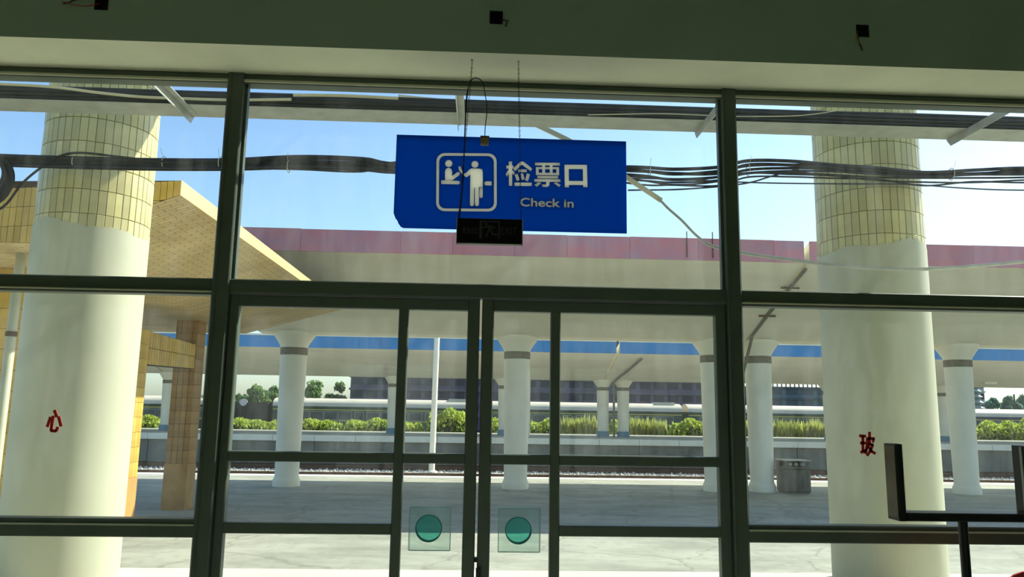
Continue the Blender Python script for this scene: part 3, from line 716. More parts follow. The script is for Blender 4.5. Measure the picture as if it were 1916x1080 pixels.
# ------------------------------------------------------------------ cable tray, brackets, cables above the glass outside
tray = thing('cable_tray', (0, 1.73, 4.0), 'pale metal cable tray running along the front above the glass', 'cable tray')
m = MB(); m.box(-8, 9, 1.6, 1.86, 4.0, 4.008); m.box(-8, 9, 1.856, 1.86, 4.008, 4.04); m.build('tray_channel', steel_m, tray)
for x in (-6.7, -.2, 6.5):
    MB().box(x-.02, x+.02, .2, 1.605, 4.012, 4.04).build('wall_arm', steel_m, tray)
cb = thing('tray_cable_bundle', (0, 1.73, 4.008), 'dark cables bundled on the pale metal tray', 'cables')
rows_ = [(1.622, .017, 4.026), (1.66, .02, 4.029), (1.70, .017, 4.026), (1.63, .018, 4.06), (1.672, .02, 4.068), (1.64, .018, 4.096), (1.71, .02, 4.07), (1.655, .018, 4.128), (1.75, .024, 4.034), (1.80, .02, 4.03), (1.74, .02, 4.09), (1.69, .018, 4.11), (1.69, .015, 4.132), (1.79, .02, 4.07), (1.78, .018, 4.11)]
for k, (yy, r, z) in enumerate(rows_):
    pts = [(x, yy+random.uniform(-.004, .004), z+random.uniform(-.003, .004)) for x in [-8+.9*i for i in range(20)]]
    MB().tube(spline(pts, 3), r, 8).build('cable', blk2 if k % 3 else blk, cb, True)
pts = [at(x, y, 1.585) for x, y in ((-120, 148), (0, 157), (60, 160), (120, 165), (180, 173), (260, 181), (330, 184), (430, 187), (545, 186))]
MB().tube(spline(pts, 4), .012, 8).build('conduit', pvc_m, cb, True)
pts = [at(x, y, 1.58) for x, y in ((1100, 215), (1240, 213), (1380, 218), (1500, 216), (1580, 205), (1660, 196))]
MB().tube(spline(pts, 4), .004, 6).build('conduit', pvc_m, cb, True)
pts = [at(x, y, 1.585) for x, y in ((549, 178), (640, 179), (745, 184))]
MB().tube(spline(pts, 4), .014, 8).build('conduit', pvc_m, cb, True)
blabs = ['pale steel angle bracket under the tray beside the left thick column', 'pale steel angle bracket under the tray above the exit sign chains', 'pale steel angle bracket under the tray behind the right mullion', 'pale steel angle bracket under the tray right of the right thick column']
for x, lab in zip((-2.43, -.2, 1.84, 4.07), blabs):
    t = thing('angle_bracket', (x, .75, 3.94), lab, 'bracket', 'angle brackets under the cable tray')
    m = MB(); y1 = 1.87
    m.add([(x-.028, .75, 3.994), (x+.032, .75, 3.994), (x+.032, y1-.06, 3.994), (x-.028, y1, 3.994), (x-.028, .75, 4.0), (x+.032, .75, 4.0), (x+.032, y1-.06, 4.0), (x-.028, y1, 4.0)],
          [(0, 3, 2, 1), (4, 5, 6, 7), (0, 1, 5, 4), (1, 2, 6, 5), (2, 3, 7, 6), (3, 0, 4, 7)])
    m.build('flange', steel_m, t)
    m = MB(); m.add([(x-.028, .75, 3.93), (x-.022, .75, 3.93), (x-.022, y1-.05, 3.93), (x-.028, y1-.05, 3.93), (x-.028, .75, 3.994), (x-.022, .75, 3.994), (x-.022, y1, 3.994), (x-.028, y1, 3.994)],
          [(0, 3, 2, 1), (4, 5, 6, 7), (0, 1, 5, 4), (1, 2, 6, 5), (2, 3, 7, 6), (3, 0, 4, 7)])
    m.build('flange', steel_m, t)
# slack bundle across the columns
sb = thing('slack_cable_bundle', (0, 2.5, 3.7), 'slack bundle of dark cables strung in front of the thick columns', 'cables')
def run(pts, Y, r, mm=blk, nm='cable'):
    MB().tube(spline([at(x, y, Y) for x, y in pts], 6), r, 7).build(nm, mm, sb, True)
base = [(-900, 272), (-500, 286), (-150, 292), (0, 298), (90, 301), (200, 304), (300, 306), (430, 306), (560, 305), (680, 309), (745, 312), (960, 316), (1180, 318), (1260, 324), (1345, 320), (1400, 308), (1480, 306), (1560, 311), (1640, 316), (1730, 322), (1820, 320), (1916, 317), (2050, 315), (2400, 326), (2900, 322)]
offs = [(-7, -7, -5, -12, -6, 0), (-3, -3, -2, -9, 1, 4), (1, 1, 2, -3, 4, 6), (5, 4, 5, 2, 14, 9), (9, 8, 9, 6, 18, 13), (12, 12, 12, 10, 22, 18), (0, 3, -6, 6, 26, 26), (4, 9, -9, 12, 33, 30)]
for k, of in enumerate(offs):
    pts = []
    for x, y in base:
        kx = (0, 300, 700, 560, 1400, 1916)
        if x < 300: d_ = of[0]+(of[1]-of[0])*max(0, x)/300
        elif x < 450: d_ = of[1]
        elif x < 700: d_ = of[3]
        elif x < 1180: d_ = of[2]
        elif x < 1560: d_ = of[4]*.75+random.uniform(-3, 3)
        else: d_ = of[5]*.75+random.uniform(-3, 3)
        pts.append((x, y+d_))
    run(pts, 2.52+.018*(k % 4), (.017, .015, .016, .014, .012, .01, .009, .009)[k], blk if k % 2 else blk2)
run([(-60, 420), (5, 388), (40, 345), (75, 315), (110, 293), (150, 286), (220, 293), (290, 301), (360, 306)], 2.5, .011)
run([(1175, 356), (1280, 354), (1390, 344), (1450, 328), (1520, 312), (1600, 318)], 2.5, .008, blk2)
run([(1175, 333), (1300, 337), (1420, 342), (1560, 344), (1700, 345), (1800, 352), (1916, 356), (2200, 356), (2900, 345)], 2.49, .007, blk2)
for (x, y) in ((140, 303), (307, 304), (412, 305), (540, 312), (1215, 322), (1400, 318), (1780, 326)):
    p = at(x, y, 2.55); MB().lathe([(.04, -.01), (.045, 0), (.04, .01)], 0, 0, 10)
    m = MB(); ring = [(p.x, 2.55+.052*math.cos(g), p.z+.058*math.sin(g)) for g in [2*math.pi*i/14 for i in range(15)]]
    m.tube(ring, .004, 5); m.tube([(p.x, 2.5, p.z+.05), (p.x+random.uniform(-.02, .02), 2.49, p.z+.12)], .002, 4); m.build('cable_tie', pvc_m, sb)
for k in range(5):
    d_ = k*6
    run([(-70-d_*.3, 402+d_*.2), (-20, 388-d_*.3), (10-d_*.6, 368-d_*.8), (24-d_*.8, 340-d_*.3), (22-d_*.7, 316), (8-d_*.6, 300), (-30, 292)], 2.47+.012*(k % 3), .014, blk, 'cable_loop')
# loose conduit strip and drooping cable
lc = thing('loose_conduit', (1, 2.2, 3.2), 'loose pale conduit strip hanging askew from the tray behind the blue board', 'conduit')
def strip(pts, Y, w_, mm, nm):
    P = [at(x, y, Y) for x, y in pts]; mb = MB()
    for a_, b_ in zip(P[:-1], P[1:]):
        dd = (b_-a_); dd.y = 0; dd.normalize(); q = Vector((-dd.z, 0, dd.x))*(w_/2); c4 = [a_+q, a_-q, b_-q, b_+q]
        mb.add([(v.x, Y, v.z) for v in c4]+[(v.x, Y+.02, v.z) for v in c4], [(0, 1, 2, 3), (7, 6, 5, 4), (0, 4, 5, 1), (1, 5, 6, 2), (2, 6, 7, 3), (3, 7, 4, 0)])
    mb.build(nm, mm, lc)
strip([(745, 181), (850, 191), (925, 208), (1000, 231), (1060, 260), (1120, 294), (1175, 333), (1238, 375)], 2.2, .042, pvc_m, 'conduit_strip')
MB().tube(spline([at(x, y, 2.2) for x, y in ((1232, 371), (1250, 390), (1275, 412), (1300, 438), (1322, 456))], 5), .012, 8).build('broken_tail', steel_m, lc, True)
MB().tube(spline([at(x, y, 2.2) for x, y in ((1322, 456), (1345, 464), (1400, 475), (1500, 489), (1580, 498), (1650, 503), (1720, 504), (1780, 501), (1850, 496), (1930, 488), (2050, 470), (2180, 430), (2300, 370), (2400, 326))], 5), .016, 8).build('drooping_cable', steel_m, lc, True)

# ------------------------------------------------------------------ platform canopies
def canopy(x0, x1, yc, hw, zv, ze, th, fm, root, panels=True, rods=()):
    yn, yf = yc-hw, yc+hw; q = .47
    MB().prism_x([(yn, ze), (yc-q, zv+.03), (yc, zv), (yc+q, zv+.03), (yf, ze), (yf, ze+th-.02), (yc, zv+.6), (yn, ze+th-.02)], x0, x1).build('roof_slab', canopy_m, root)
    if panels:
        x = x0; k = 0
        while x < x1-.01:
            w_ = min(random.uniform(1.2, 2.3), x1-x)
            if x1-x-w_ < .4: w_ = x1-x
            j = random.uniform(-.004, .01)
            MB().box(x+.003, x+w_-.003, yn-.02-abs(j), yn-.001, ze-.01+j*.4, ze+th+j).build('fascia_panel', fm, root); x += w_
    else:
        x = x0
        while x < x1-.01:
            w_ = min(4.0, x1-x); MB().box(x+.004, x+w_-.004, yn-.03, yn-.001, ze-.01, ze+th).build('fascia_panel', fm, root); x += w_
    for rx in rods: MB().tube([(rx, yn-.04, ze+.05), (rx, yn-.04, ze+th+.16)], .012, 6).build('rod', rust_m, root)
def pcol(x, yc, z0, zc, r, label, group, blue=False):
    t = thing('platform_column', (x, yc, z0), label, 'column', group); k = r/.275
    MB().lathe([(r*1.0, z0), (r*1.0, z0+.13*k), (r*.93, z0+.16*k), (r*.88, z0+.2*k), (r*1.0, zc-.44*k)], x, yc, 32).build('shaft', white_c, t, True)
    MB().lathe([(r*1.0, zc-.44*k), (r*1.02, zc-.435*k), (r*1.02, zc-.29*k), (r*1.0, zc-.285*k)], x, yc, 32).build('collar', collar_m, t, True)
    MB().lathe([(r*1.0, zc-.285*k), (r*1.03, zc-.25*k), (r*1.22, zc-.16*k), (r*1.5, zc-.05*k), (r*1.66, zc+.01*k), (r*1.67, zc+.05*k)], x, yc, 32).build('flared_capital', canopy_m, t, True)
    if blue: MB().lathe([(r*1.03, z0), (r*1.03, z0+.24*k), (r*.9, z0+.26*k)], x, yc, 32).build('painted_base', bluebase_m, t, True)
    return t
white_c = mat('platform_column_paint', (226, 224, 206), .8, var=.05, scale=1.2)
YC, HW = 17.75, 4.66
ca = thing('platform_canopy', (1, YC, 3.6), 'near concrete platform canopy with faded red edge, section behind the blue board', 'canopy', 'sections of the near red-edged canopy')
canopy(-6.2, 7.59, YC, HW, 3.652, 5.15, .513, red_m, ca, True, (4.79, 5.4))
cb2 = thing('platform_canopy', (16, YC, 3.6), 'near concrete platform canopy with faded red edge, section right of the joint', 'canopy', 'sections of the near red-edged canopy')
canopy(7.72, 30, YC, HW, 3.66, 5.15, .513, red_m, cb2)
# joint pipe following the underside
jp = thing('drain_pipe', (7.55, YC, 3.0), 'dark drain pipe in the joint of the near canopy', 'pipe')
MB().tube([(7.66, 13.2, 5.02), (7.66, 15.6, 4.26), (7.66, 16.9, 3.8), (7.42, 17.2, 2.6), (7.42, 17.2, ZG)], .045, 8).build('pipe_run', collar_m, jp, True)
for yy, zz in ((14.1, 4.78), (15.7, 4.27)): MB().box(7.43, 7.88, yy, yy+.06, zz-.09, zz-.05).build('pipe_bracket', rust_m, jp)
labs = ['round platform column with flared top, left of the doors, beside the yellow canopy', 'round platform column with flared top behind the right door, near its inner stile', 'round platform column mostly hidden behind the right mullion', 'round platform column with flared top beside the stone bin', 'round platform column with flared top right of the right thick column']
for x, lab in zip((-5.29, 1.07, 6.78, 8.1, 14.07), labs): pcol(x, YC, ZG, 3.652, .371, lab, 'columns of the near canopy')
# far platform
YP, ZP = 34.22, .25
fp = empty('far_platform', (0, YP, 0)); struct(fp)
MB().box(-80, 110, YP+.2, 42.86, -1.5, ZP-.2).build('platform_wall', wallc_m, fp)
x = -40
while x < 60:
    MB().box(x+.01, x+1.99, YP, YP+.9, ZP-.27, ZP).build('edge_slab', edge_m, fp)
    x += 2.0
MB().box(-80, 110, YP+.9, 42.86, ZP-.2, ZP-.002).build('paving', ground_m, fp)
x = -40
while x < 60:
    MB().box(x+.015, x+3.985, YP+.12, YP+.2, ZB-.05, ZP-.27).build('wall_panel', wallc_m, fp); x += 4
YC2 = 38.27
segs = [(-42, -17.0, 'far blue-edged platform canopy, section beyond the yellow canopy'), (-16.9, 6.78, 'far blue-edged platform canopy, section seen through the doors'), (6.94, 60, 'far blue-edged platform canopy, section seen through the right window')]
for x0, x1, lab in segs:
    t = thing('platform_canopy', ((x0+x1)/2, YC2, 3.3), lab, 'canopy', 'sections of the far blue-edged canopy')
    canopy(x0, x1, YC2, HW, 3.30, 4.49, .567, blue_f, t, False)
    MB().box(x0, x1, YC2-HW-.05, YC2-HW+.2, 5.057, 5.14).build('white_coping', edge_m, t)
fl = {313: 'far platform column with blue foot under the yellow beam', 736: 'far platform column with blue foot seen past the left door bar', 943: 'far platform column half behind the near column of the right door', 1128: 'left of the twin far platform columns with blue feet', 1166: 'right of the twin far platform columns with blue feet', 1355: 'far platform column behind the right mullion', 1552: 'far platform column beside the right thick column', 1767: 'far platform column half hidden behind a near column on the right'}
for px, lab in fl.items():
    p = at(px, 765, YC2); pcol(p.x, YC2, ZP, 3.30, .335, lab, 'columns of the far canopy', True)
p1 = at(1146, 765, YC2).x
o = MB().tube([(p1, YC2-.45, ZP), (p1, YC2-.45, 3.2), (p1+.1, YC2-.8, 3.36), (p1+.4, YC2-2.2, 3.72), (p1+.75, YC2-4.3, 4.26)], .06, 8).build('drain_pipe', collar_m); tag(o, 'grey drain pipe between the twin far platform columns', 'pipe', None, 'thing')
p = at(989, 765, 36.9)
o = MB().tube([(p.x, 36.9, ZP), (p.x, 36.9, 3.66)], .09, 10).build('downpipe', white_c); tag(o, 'thin pale post under the far canopy beside the right door column', 'post', None, 'thing')
pl = thing('lamp_post', (-1.985, 29.9, ZB), 'slim white post standing in the ballast behind the left door', 'post')
MB().tube([(-1.985, 29.9, ZB), (-1.9, 29.9, 7.8)], .135, 14, .115).build('pole', white_c, pl, True)
MB().lathe([(.23, ZB), (.23, ZB+.08), (.15, ZB+.12)], -1.985, 29.9, 14).build('foot', white_c, pl, True)
for px in (1850,):
    p = at(px, 708, YC2-1.2); o = MB().box(p.x-.34, p.x+.34, YC2-1.35, YC2-1.05, 3.44, 3.56).build('canopy_lamp', edge_m); tag(o, 'small pale lamp under the far canopy on the right', 'lamp', None, 'thing')

# ------------------------------------------------------------------ stone bin
b0, b1 = 17.21, 17.83
bx0, bx1 = at(1469, 900, b0).x, at(1517, 900, b0).x
sbn = thing('litter_bin', ((bx0+bx1)/2, (b0+b1)/2, ZG), 'square grey stone litter bin on the platform', 'bin')
m = MB(); m.cbox(bx0, bx1, b0, b1, ZG+.04, ZG+.67, .025); m.build('body', stone_m, sbn)
MB().box(bx0+.03, bx1-.03, b0+.03, b1-.03, ZG, ZG+.04).build('foot', stone_m, sbn)
for k in range(5):
    xx = bx0+.07+k*(bx1-bx0-.14)/4; MB().cbox(xx-.027, xx+.027, b0-.011, b0+.003, ZG+.11, ZG+.59, .007).build('rib', stone_m, sbn)
MB().cbox(bx0-.027, bx1+.027, b0-.027, b1+.027, ZG+.67, ZG+.73, .012).build('ledge', stone_m, sbn)
for xx in (bx0, bx1-.08):
    for yy in (b0, b1-.08): MB().box(xx, xx+.08, yy, yy+.08, ZG+.73, ZG+.88).build('corner_post', stone_m, sbn)
MB().box(bx0+.08, bx1-.08, b1-.07, b1-.01, ZG+.73, ZG+.88).build('back_panel', darkbox_m, sbn)
for k, f_ in enumerate((.28, .52, .76)):
    xx = bx0+(bx1-bx0)*f_; MB().lathe([(.007, ZG+.73), (.047, ZG+.745), (.068, ZG+.785), (.057, ZG+.825), (.014, ZG+.85)], xx, b0+.13, 10).build('stone_ball', stonel_m, sbn, True)
MB().cbox(bx0-.02, bx1+.02, b0-.02, b1+.02, ZG+.88, ZG+.912, .01).build('cap_slab', stonel_m, sbn)

# ------------------------------------------------------------------ yellow tiled canopy at the left
yc_ = thing('tiled_canopy', (-5, 6, 3.65), 'yellow tiled entrance canopy with sloping brick-pattern underside at the left', 'canopy')
KY = .883  # tiled canopy dimensions scaled about the camera by this factor
YA, YB = 4.45, 15.2
XT = -3.55
def zk(z): return 1.6+(z-1.6)*KY
ZF, ZTB, ZTT, XB_, XB2 = zk(3.655), zk(4.352), zk(4.55), -5.83*KY, -6.7*KY
def zbot(x):  # underside of the front edge
    return ZF if x <= XB_ else ZF+(x-XB_)/(XT-XB_)*(ZTB-ZF)
def ztop(x): return ZTT+(x-XT)*.075 if x > -5.56 else zk(4.38)
fa = [(-8.4, ZF), (XB_, ZF), (XT, ZTB), (XT, ZTT), (-8.4, zk(4.38))]
ba = [(-8.4, ZF), (XB2, ZF), (XT, zk(4.40)), (XT, ZTT), (-8.4, zk(4.38))]
m = MB(); n = 5
V = [(x, YA+.012, z) for x, z in fa]+[(x, YB, z) for x, z in ba]
m.add(V, [(0, 1, 6, 5), (1, 2, 7, 6)]); m.build('soffit', soffit_m, yc_, fix=False)
m = MB(); m.add(V, [(0, 1, 2, 3, 4), (9, 8, 7, 6, 5), (2, 3, 8, 7), (3, 4, 9, 8), (4, 0, 5, 9)]); m.build('slab', ygrout_m, yc_, fix=True)
PW, PH = .0733, .228
x = XT
while x > -6.4:
    zt_ = ztop(x-PW/2)-.004; xa, xb = x-PW+.003, x-.003
    while True:
        zl = zt_-PH; za, zb_ = max(zl, zbot(xa)), max(zl, zbot(xb))
        if zt_-min(za, zb_) < .03: break
        za, zb_ = min(za, zt_-.004), min(zb_, zt_-.004)
        j = random.uniform(0, .002)
        m = MB(); m.prism([(xa, za+.003), (xb, zb_+.003), (xb, zt_-.003), (xa, zt_-.003)], YA-j, YA+.0125); m.build('tile', ytile_m, yc_)
        if zl <= min(zbot(xa), zbot(xb)): break
        zt_ = zl
    x -= PW
y = YA; 
while y < YB-.01:
    w_ = min(.24, YB-y); f_ = (y-YA)/(YB-YA); zl = ZTB+.042*f_
    MB().box(XT-.001, XT+.012, y+.002, y+w_-.002, zl, ZTT+.002).build('edge_tile', tip_m, yc_); y += w_
# tiled square columns and the tie beam
stile_me = box_mesh('tile', .113-.004, .013, .27-.005, ytile_m, .003)
def tcol(x0, x1, y0, y1, zt_, label, base_m, bz, grp='tiled square columns under the yellow canopy', tm=None):
    t = thing('tiled_column', ((x0+x1)/2, (y0+y1)/2, ZG), label, 'column', grp)
    MB().box(x0+.008, x1-.008, y0+.008, y1-.008, ZG, zt_).build('core', ygrout_m, t)
    MB().box(x0-.008, x1+.008, y0-.008, y1+.008, ZG, bz).build('painted_base', base_m, t)
    cx_, cy_ = (x0+x1)/2, (y0+y1)/2; nx = max(1, round((x1-x0)/.113)); ny = max(1, round((y1-y0)/.113))
    me = tm or stile_me; rows = round((zt_-bz)/.27); rh = (zt_-bz)/rows
    for k in range(rows):
        z = bz+rh*(k+.5)
        for i in range(nx): shared('tile', me, t, (x0+(i+.5)*(x1-x0)/nx-cx_, y0+.009-cy_, z-ZG), (0, 0, 0), (1, 1, rh/.27))
        for i in range(ny): shared('tile', me, t, (x1-.009-cx_, y0+(i+.5)*(y1-y0)/ny-cy_, z-ZG), (0, 0, math.pi/2), (1, 1, rh/.27))
    return t
shade_tile_me = box_mesh('tile', .113-.004, .013, .27-.005, shade_tile_m, .003)
tcol(-6.53, -6.08, 9.51, 9.97, 2.95, 'sunlit yellow tiled square column with orange base by the left thick column', obase_m, .33)
tcol(-6.56, -6.09, 12.41, 12.88, ZF, 'shade-browned tiled square column beside the left mullion', shade_tile_m, .385, tm=shade_tile_me)
xa_, xb_ = at(-60, 590, 6.2).x, at(46, 590, 6.2).x
tcol(xa_, xb_, 6.2, 6.55, ZF, 'yellow tiled square column behind the white downpipe at far left', ytile_m, .1)
# tie beam between the two columns, deeper at its near end
tb_ = thing('tie_beam', (-6.3, 11.2, 2.3), 'yellow tiled tie beam between two tiled columns under the canopy', 'beam')
n0, n1, f0_, f1_ = Vector((-6.11, 9.985, 2.95)), Vector((-6.11, 9.985, 2.33)), Vector((-6.11, 12.4, 2.9)), Vector((-6.11, 12.4, 2.38))
off = Vector((-.34, 0, 0))
V = [n1, f1_, f0_, n0]; V = [v+off*.04 for v in V]+[v+off for v in V]
m = MB(); m.add(V, [(0, 1, 2, 3), (7, 6, 5, 4), (0, 4, 5, 1), (1, 5, 6, 2), (2, 6, 7, 3), (3, 7, 4, 0)])
m.build('beam_core', ygrout_m, tb_)
nb = 21
for i in range(nb):
    for lo_, hi_ in ((0, .5), (.5, 1)):
        def bp_(f, h):
            f = min(1, max(0, f)); a_ = n1.lerp(f1_, f); b_ = n0.lerp(f0_, f); return a_.lerp(b_, h)
        e_ = .06/nb
        q4 = [bp_(i/nb+e_, lo_+.01), bp_((i+1)/nb-e_, lo_+.01), bp_((i+1)/nb-e_, hi_-.01), bp_(i/nb+e_, hi_-.01)]
        V = q4+[v+off*.05 for v in q4]
        m = MB(); m.add(V, [(0, 1, 2, 3), (7, 6, 5, 4), (0, 4, 5, 1), (1, 5, 6, 2), (2, 6, 7, 3), (3, 7, 4, 0)]); m.build('tile', ytile_m, tb_)
bt = MB().cbox(-9.0, -6.55, 9.6, 9.9, 2.35, 2.95, .01).build('cross_beam', ytile_m); tag(bt, 'yellow tiled cross beam behind the left thick column', 'beam', None, 'thing')
px_, py_ = at(22, 620, 5.0).x, 5.0
dp = thing('downpipe', (px_, py_, ZG), 'white downpipe with rusty clamp at the far left', 'pipe')
MB().tube([(px_, py_, ZG), (px_, py_, ZF-.22), (px_-.05, py_+.1, ZF-.08), (px_-.08, py_+.12, ZF)], .056, 14).build('pipe', white_m, dp, True)
p = at(14, 625, 5.0); MB().lathe([(.062, p.z-.03), (.066, p.z), (.062, p.z+.03)], px_, py_, 14).build('clamp', rust_m, dp, True)

# ------------------------------------------------------------------ beyond the far platform
g = MB(); g.prism_x([(42.86, .05), (46.2, .05), (50, -2.2), (900, -2.2), (900, -3), (42.86, -3)], -400, 500)
struct(g.build('terrain', soil_m))
def leaves(mb, n, fn, size, blade=False):
    for i in range(n):
        x, y, z = fn(); s_ = size*random.uniform(.6, 1.3)
        a_ = random.uniform(0, 6.283); e = random.uniform(-.9, .9)
        u = Vector((math.cos(a_), math.sin(a_), random.uniform(-.4, .4))).normalized()
        if blade:
            v = Vector((random.uniform(-.35, .35), random.uniform(-.35, .35), 1)).normalized()*s_*6; u = u*s_*.55
            mb.add([(x-u.x, y-u.y, z), (x+u.x, y+u.y, z), (x+v.x, y+v.y, z+v.z)], [(0, 1, 2)])
        else:
            v = u.cross(Vector((math.cos(e), math.sin(e), random.uniform(-.6, .6)))).normalized()*s_; u = u*s_*.7
            mb.add([(x-u.x, y-u.y, z-u.z), (x+v.x, y+v.y, z+v.z), (x+u.x, y+u.y, z+u.z), (x-v.x, y-v.y, z-v.z)], [(0, 1, 2, 3)])
def bush(px0, px1, ptop, kind, label, Y=44.3):
    a_, b_ = at(px0, 780, Y).x, at(px1, 780, Y).x; top = at((px0+px1)/2, ptop, Y).z; cx_ = (a_+b_)/2; hw_ = (b_-a_)/2; z0 = .05
    t = thing('hedge_bush' if kind != 'grass' else 'grass_clump', (cx_, Y, z0), label, 'hedge' if kind != 'grass' else 'grass', 'greenery behind the far platform')
    H = top-z0; mb = MB(); area = max(1.0, hw_*2)
    ph = random.uniform(0, 9)
    def prof(x): return H*(.86+.1*math.sin(x*2.3+ph)+.08*math.sin(x*5.1+ph*2))
    def fn():
        while True:
            x = random.uniform(-hw_*1.05, hw_*1.05); y = random.gauss(0, .42); y = max(-.8, min(.8, y))
            edge = min(1, (hw_*1.09-abs(x))/.22) if kind == 'bush' else 1
            h = prof(x)*(max(.25, edge)**.5)*math.sqrt(max(.05, 1-(y/1.0)**2))
            z = h*(1-random.random()**2*.95)
            return (cx_+x, Y+y, z0+z)
    if kind == 'grass':
        def fg():
            x = random.uniform(-hw_, hw_); return (cx_+x, Y+random.uniform(-.5, .5), z0+prof(x)*random.uniform(0, .5))
        leaves(mb, int(330*area), fg, .115, True); m_ = leaf2_m
    else:
        leaves(mb, int(460*area), fn, .11); m_ = leaf_m
    o = mb.build('foliage', m_, t, fix=False); o['kind'] = 'stuff'
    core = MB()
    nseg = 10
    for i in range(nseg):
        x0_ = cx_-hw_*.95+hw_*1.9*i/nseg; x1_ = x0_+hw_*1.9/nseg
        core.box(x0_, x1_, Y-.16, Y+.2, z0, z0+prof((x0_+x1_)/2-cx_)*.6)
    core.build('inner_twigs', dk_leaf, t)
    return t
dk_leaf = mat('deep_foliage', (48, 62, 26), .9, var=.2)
bush(250, 300, 778, 'bush', 'green bush beside the sunlit tiled column')
bush(330, 362, 786, 'bush', 'small green bush beside the shaded tiled column')
bush(432, 520, 784, 'bush', 'clipped hedge length left of the left platform column')
bush(545, 641, 785, 'bush', 'clipped hedge length right of the left platform column')
bush(650, 740, 783, 'bush', 'clipped hedge length beside the left door bar')
bush(752, 792, 790, 'bush', 'low bush left of the slim white post')
bush(802, 872, 764, 'bush', 'tall leafy bush right of the slim white post')
bush(915, 960, 778, 'bush', 'leafy bush left of the right door column')
bush(990, 1042, 783, 'bush', 'leafy yellowish bush right of the thin pale post')
bush(1052, 1120, 776, 'grass', 'pale grass clump left of the twin far columns')
bush(1141, 1159, 780, 'bush', 'bush between the twin far columns')
bush(1176, 1244, 780, 'grass', 'pale grass clump right of the twin far columns')
bush(1256, 1336, 784, 'bush', 'hedge length at the right door edge')
bush(1390, 1432, 786, 'grass', 'grass clump beside the right mullion')
bush(1446, 1546, 784, 'grass', 'long grass clump above the stone bin')
bush(1736, 1786, 798, 'bush', 'bush left of the right platform column')
bush(1815, 1872, 788, 'bush', 'thick dark bush right of the right platform column')
bush(1876, 1960, 782, 'bush', 'thick dark bush at the right edge behind the stand')

# coaches
YT = 75.0
def zt(y, x=900): return at(x, y, YT).z
ZR = 2.5; ZBt = -1.5
win_me = None
def coach(px0, px1, body, label, nwin=13):
    xa, xb = at(px0, 765, YT).x+.2, at(px1, 765, YT).x-.2; cx_ = (xa+xb)/2
    t = thing('railway_coach', (cx_, YT+1.5, -2.2), label, 'coach', 'parked railway coaches behind the hedge')
    y0, y1 = YT, YT+3.1
    MB().box(xa, xb, y0, y1, ZBt, 1.72).build('body', body, t)
    prof = []
    for i in range(13):
        g_ = math.pi*i/12; prof.append((YT+1.55-1.6*math.cos(g_), 1.72+.82*math.sin(g_)**.8))
    MB().prism_x(prof, xa, xb).build('roof', roof_m, t, True)
    for z0, z1 in ((1.35, 1.43), (.27, .35)): MB().box(xa+.05, xb-.05, y0-.02, y0, z0, z1).build('stripe', stripe_m, t)
    for i in range(nwin):
        x = xa+1.6+(xb-xa-3.2)*i/(nwin-1); wd = .62 if i % 5 else .4
        f_ = MB().box(x-wd-.06, x+wd+.06, y0-.04, y0-.005, .4, 1.24).build('window', cwinf_m, t)
        MB().box(x-wd, x+wd, y0-.05, y0-.038, .46, 1.18).build('pane', cwin_m, f_)
    for xx in (xa+3, xb-3):
        MB().box(xx-1.3, xx+1.3, y0+.3, y1-.3, -1.9, ZBt).build('bogie', wagon_m, t)
        for k in (-1, 1):
            m_ = MB(); n_ = 16; vs = [(xx+k*.9+.45*math.cos(2*math.pi*i/n_), yy, -1.75+.45*math.sin(2*math.pi*i/n_)) for yy in (y0+.2, y0+.32) for i in range(n_)]
            m_.add(vs, [tuple(range(n_)), tuple(range(2*n_-1, n_-1, -1))]+[(i, (i+1) % n_, n_+(i+1) % n_, n_+i) for i in range(n_)]); m_.build('wheel', rust_m, t)
    MB().box(xb-2.6, xb-.6, y0+.6, y1-.6, 2.4, 2.68).build('roof_unit', roof_m, t)
    return t
coach(40, 414, coachg, 'green coach with yellow stripe behind the yellow canopy columns')
coach(506, 890, coachg, 'green coach with yellow stripe seen through the left door')
coach(896, 1280, coachg, 'green coach with pale roof seen through the right door')
coach(1284, 1664, coachg, 'green coach with pale roof behind the long grass')
coach(1672, 2060, coachb, 'dark blue coach with framed windows at the right')
wg_x0, wg_x1 = at(418, 765, YT).x, at(502, 765, YT).x
wg = thing('freight_wagon', ((wg_x0+wg_x1)/2, YT+1.5, -2.2), 'dark weathered wagon with a pale emblem at the left end of the coach', 'wagon')
MB().box(wg_x0, wg_x1, YT, YT+3, -1.4, 1.9).build('body', wagon_m, wg)
for i in range(9):
    x = wg_x0+.1+(wg_x1-wg_x0-.2)*i/8; MB().box(x-.08, x+.08, YT-.08, YT, -1.4, 1.9).build('rib', wagon_m, wg)
MB().box(wg_x0, wg_x1, YT-.05, YT+3.05, 1.9, 2.05).build('top_rail', wagon_m, wg)
MB().box(wg_x0+.4, wg_x1-.4, YT+.2, YT+2.8, -2.2, -1.4).build('undercarriage', rust_m, wg)
p = at(455, 753, YT-.2); q_ = at(447, 765, YT-.2)
m = MB(); m.lathe([(.5, 0), (.5, .1)], 0, 0, 14); vs = [(p.x+.42*math.cos(g_)*(1 if math.sin(g_) > -.2 else .8), YT-.14+d_, p.z+.36*math.sin(g_)) for d_ in (0, .05) for g_ in [2*math.pi*i/14 for i in range(14)]]
m = MB(); m.add(vs, [tuple(range(14)), tuple(range(27, 13, -1))]+[(i, (i+1) % 14, 14+(i+1) % 14, 14+i) for i in range(14)])
m.build('emblem', emblem_m, wg)

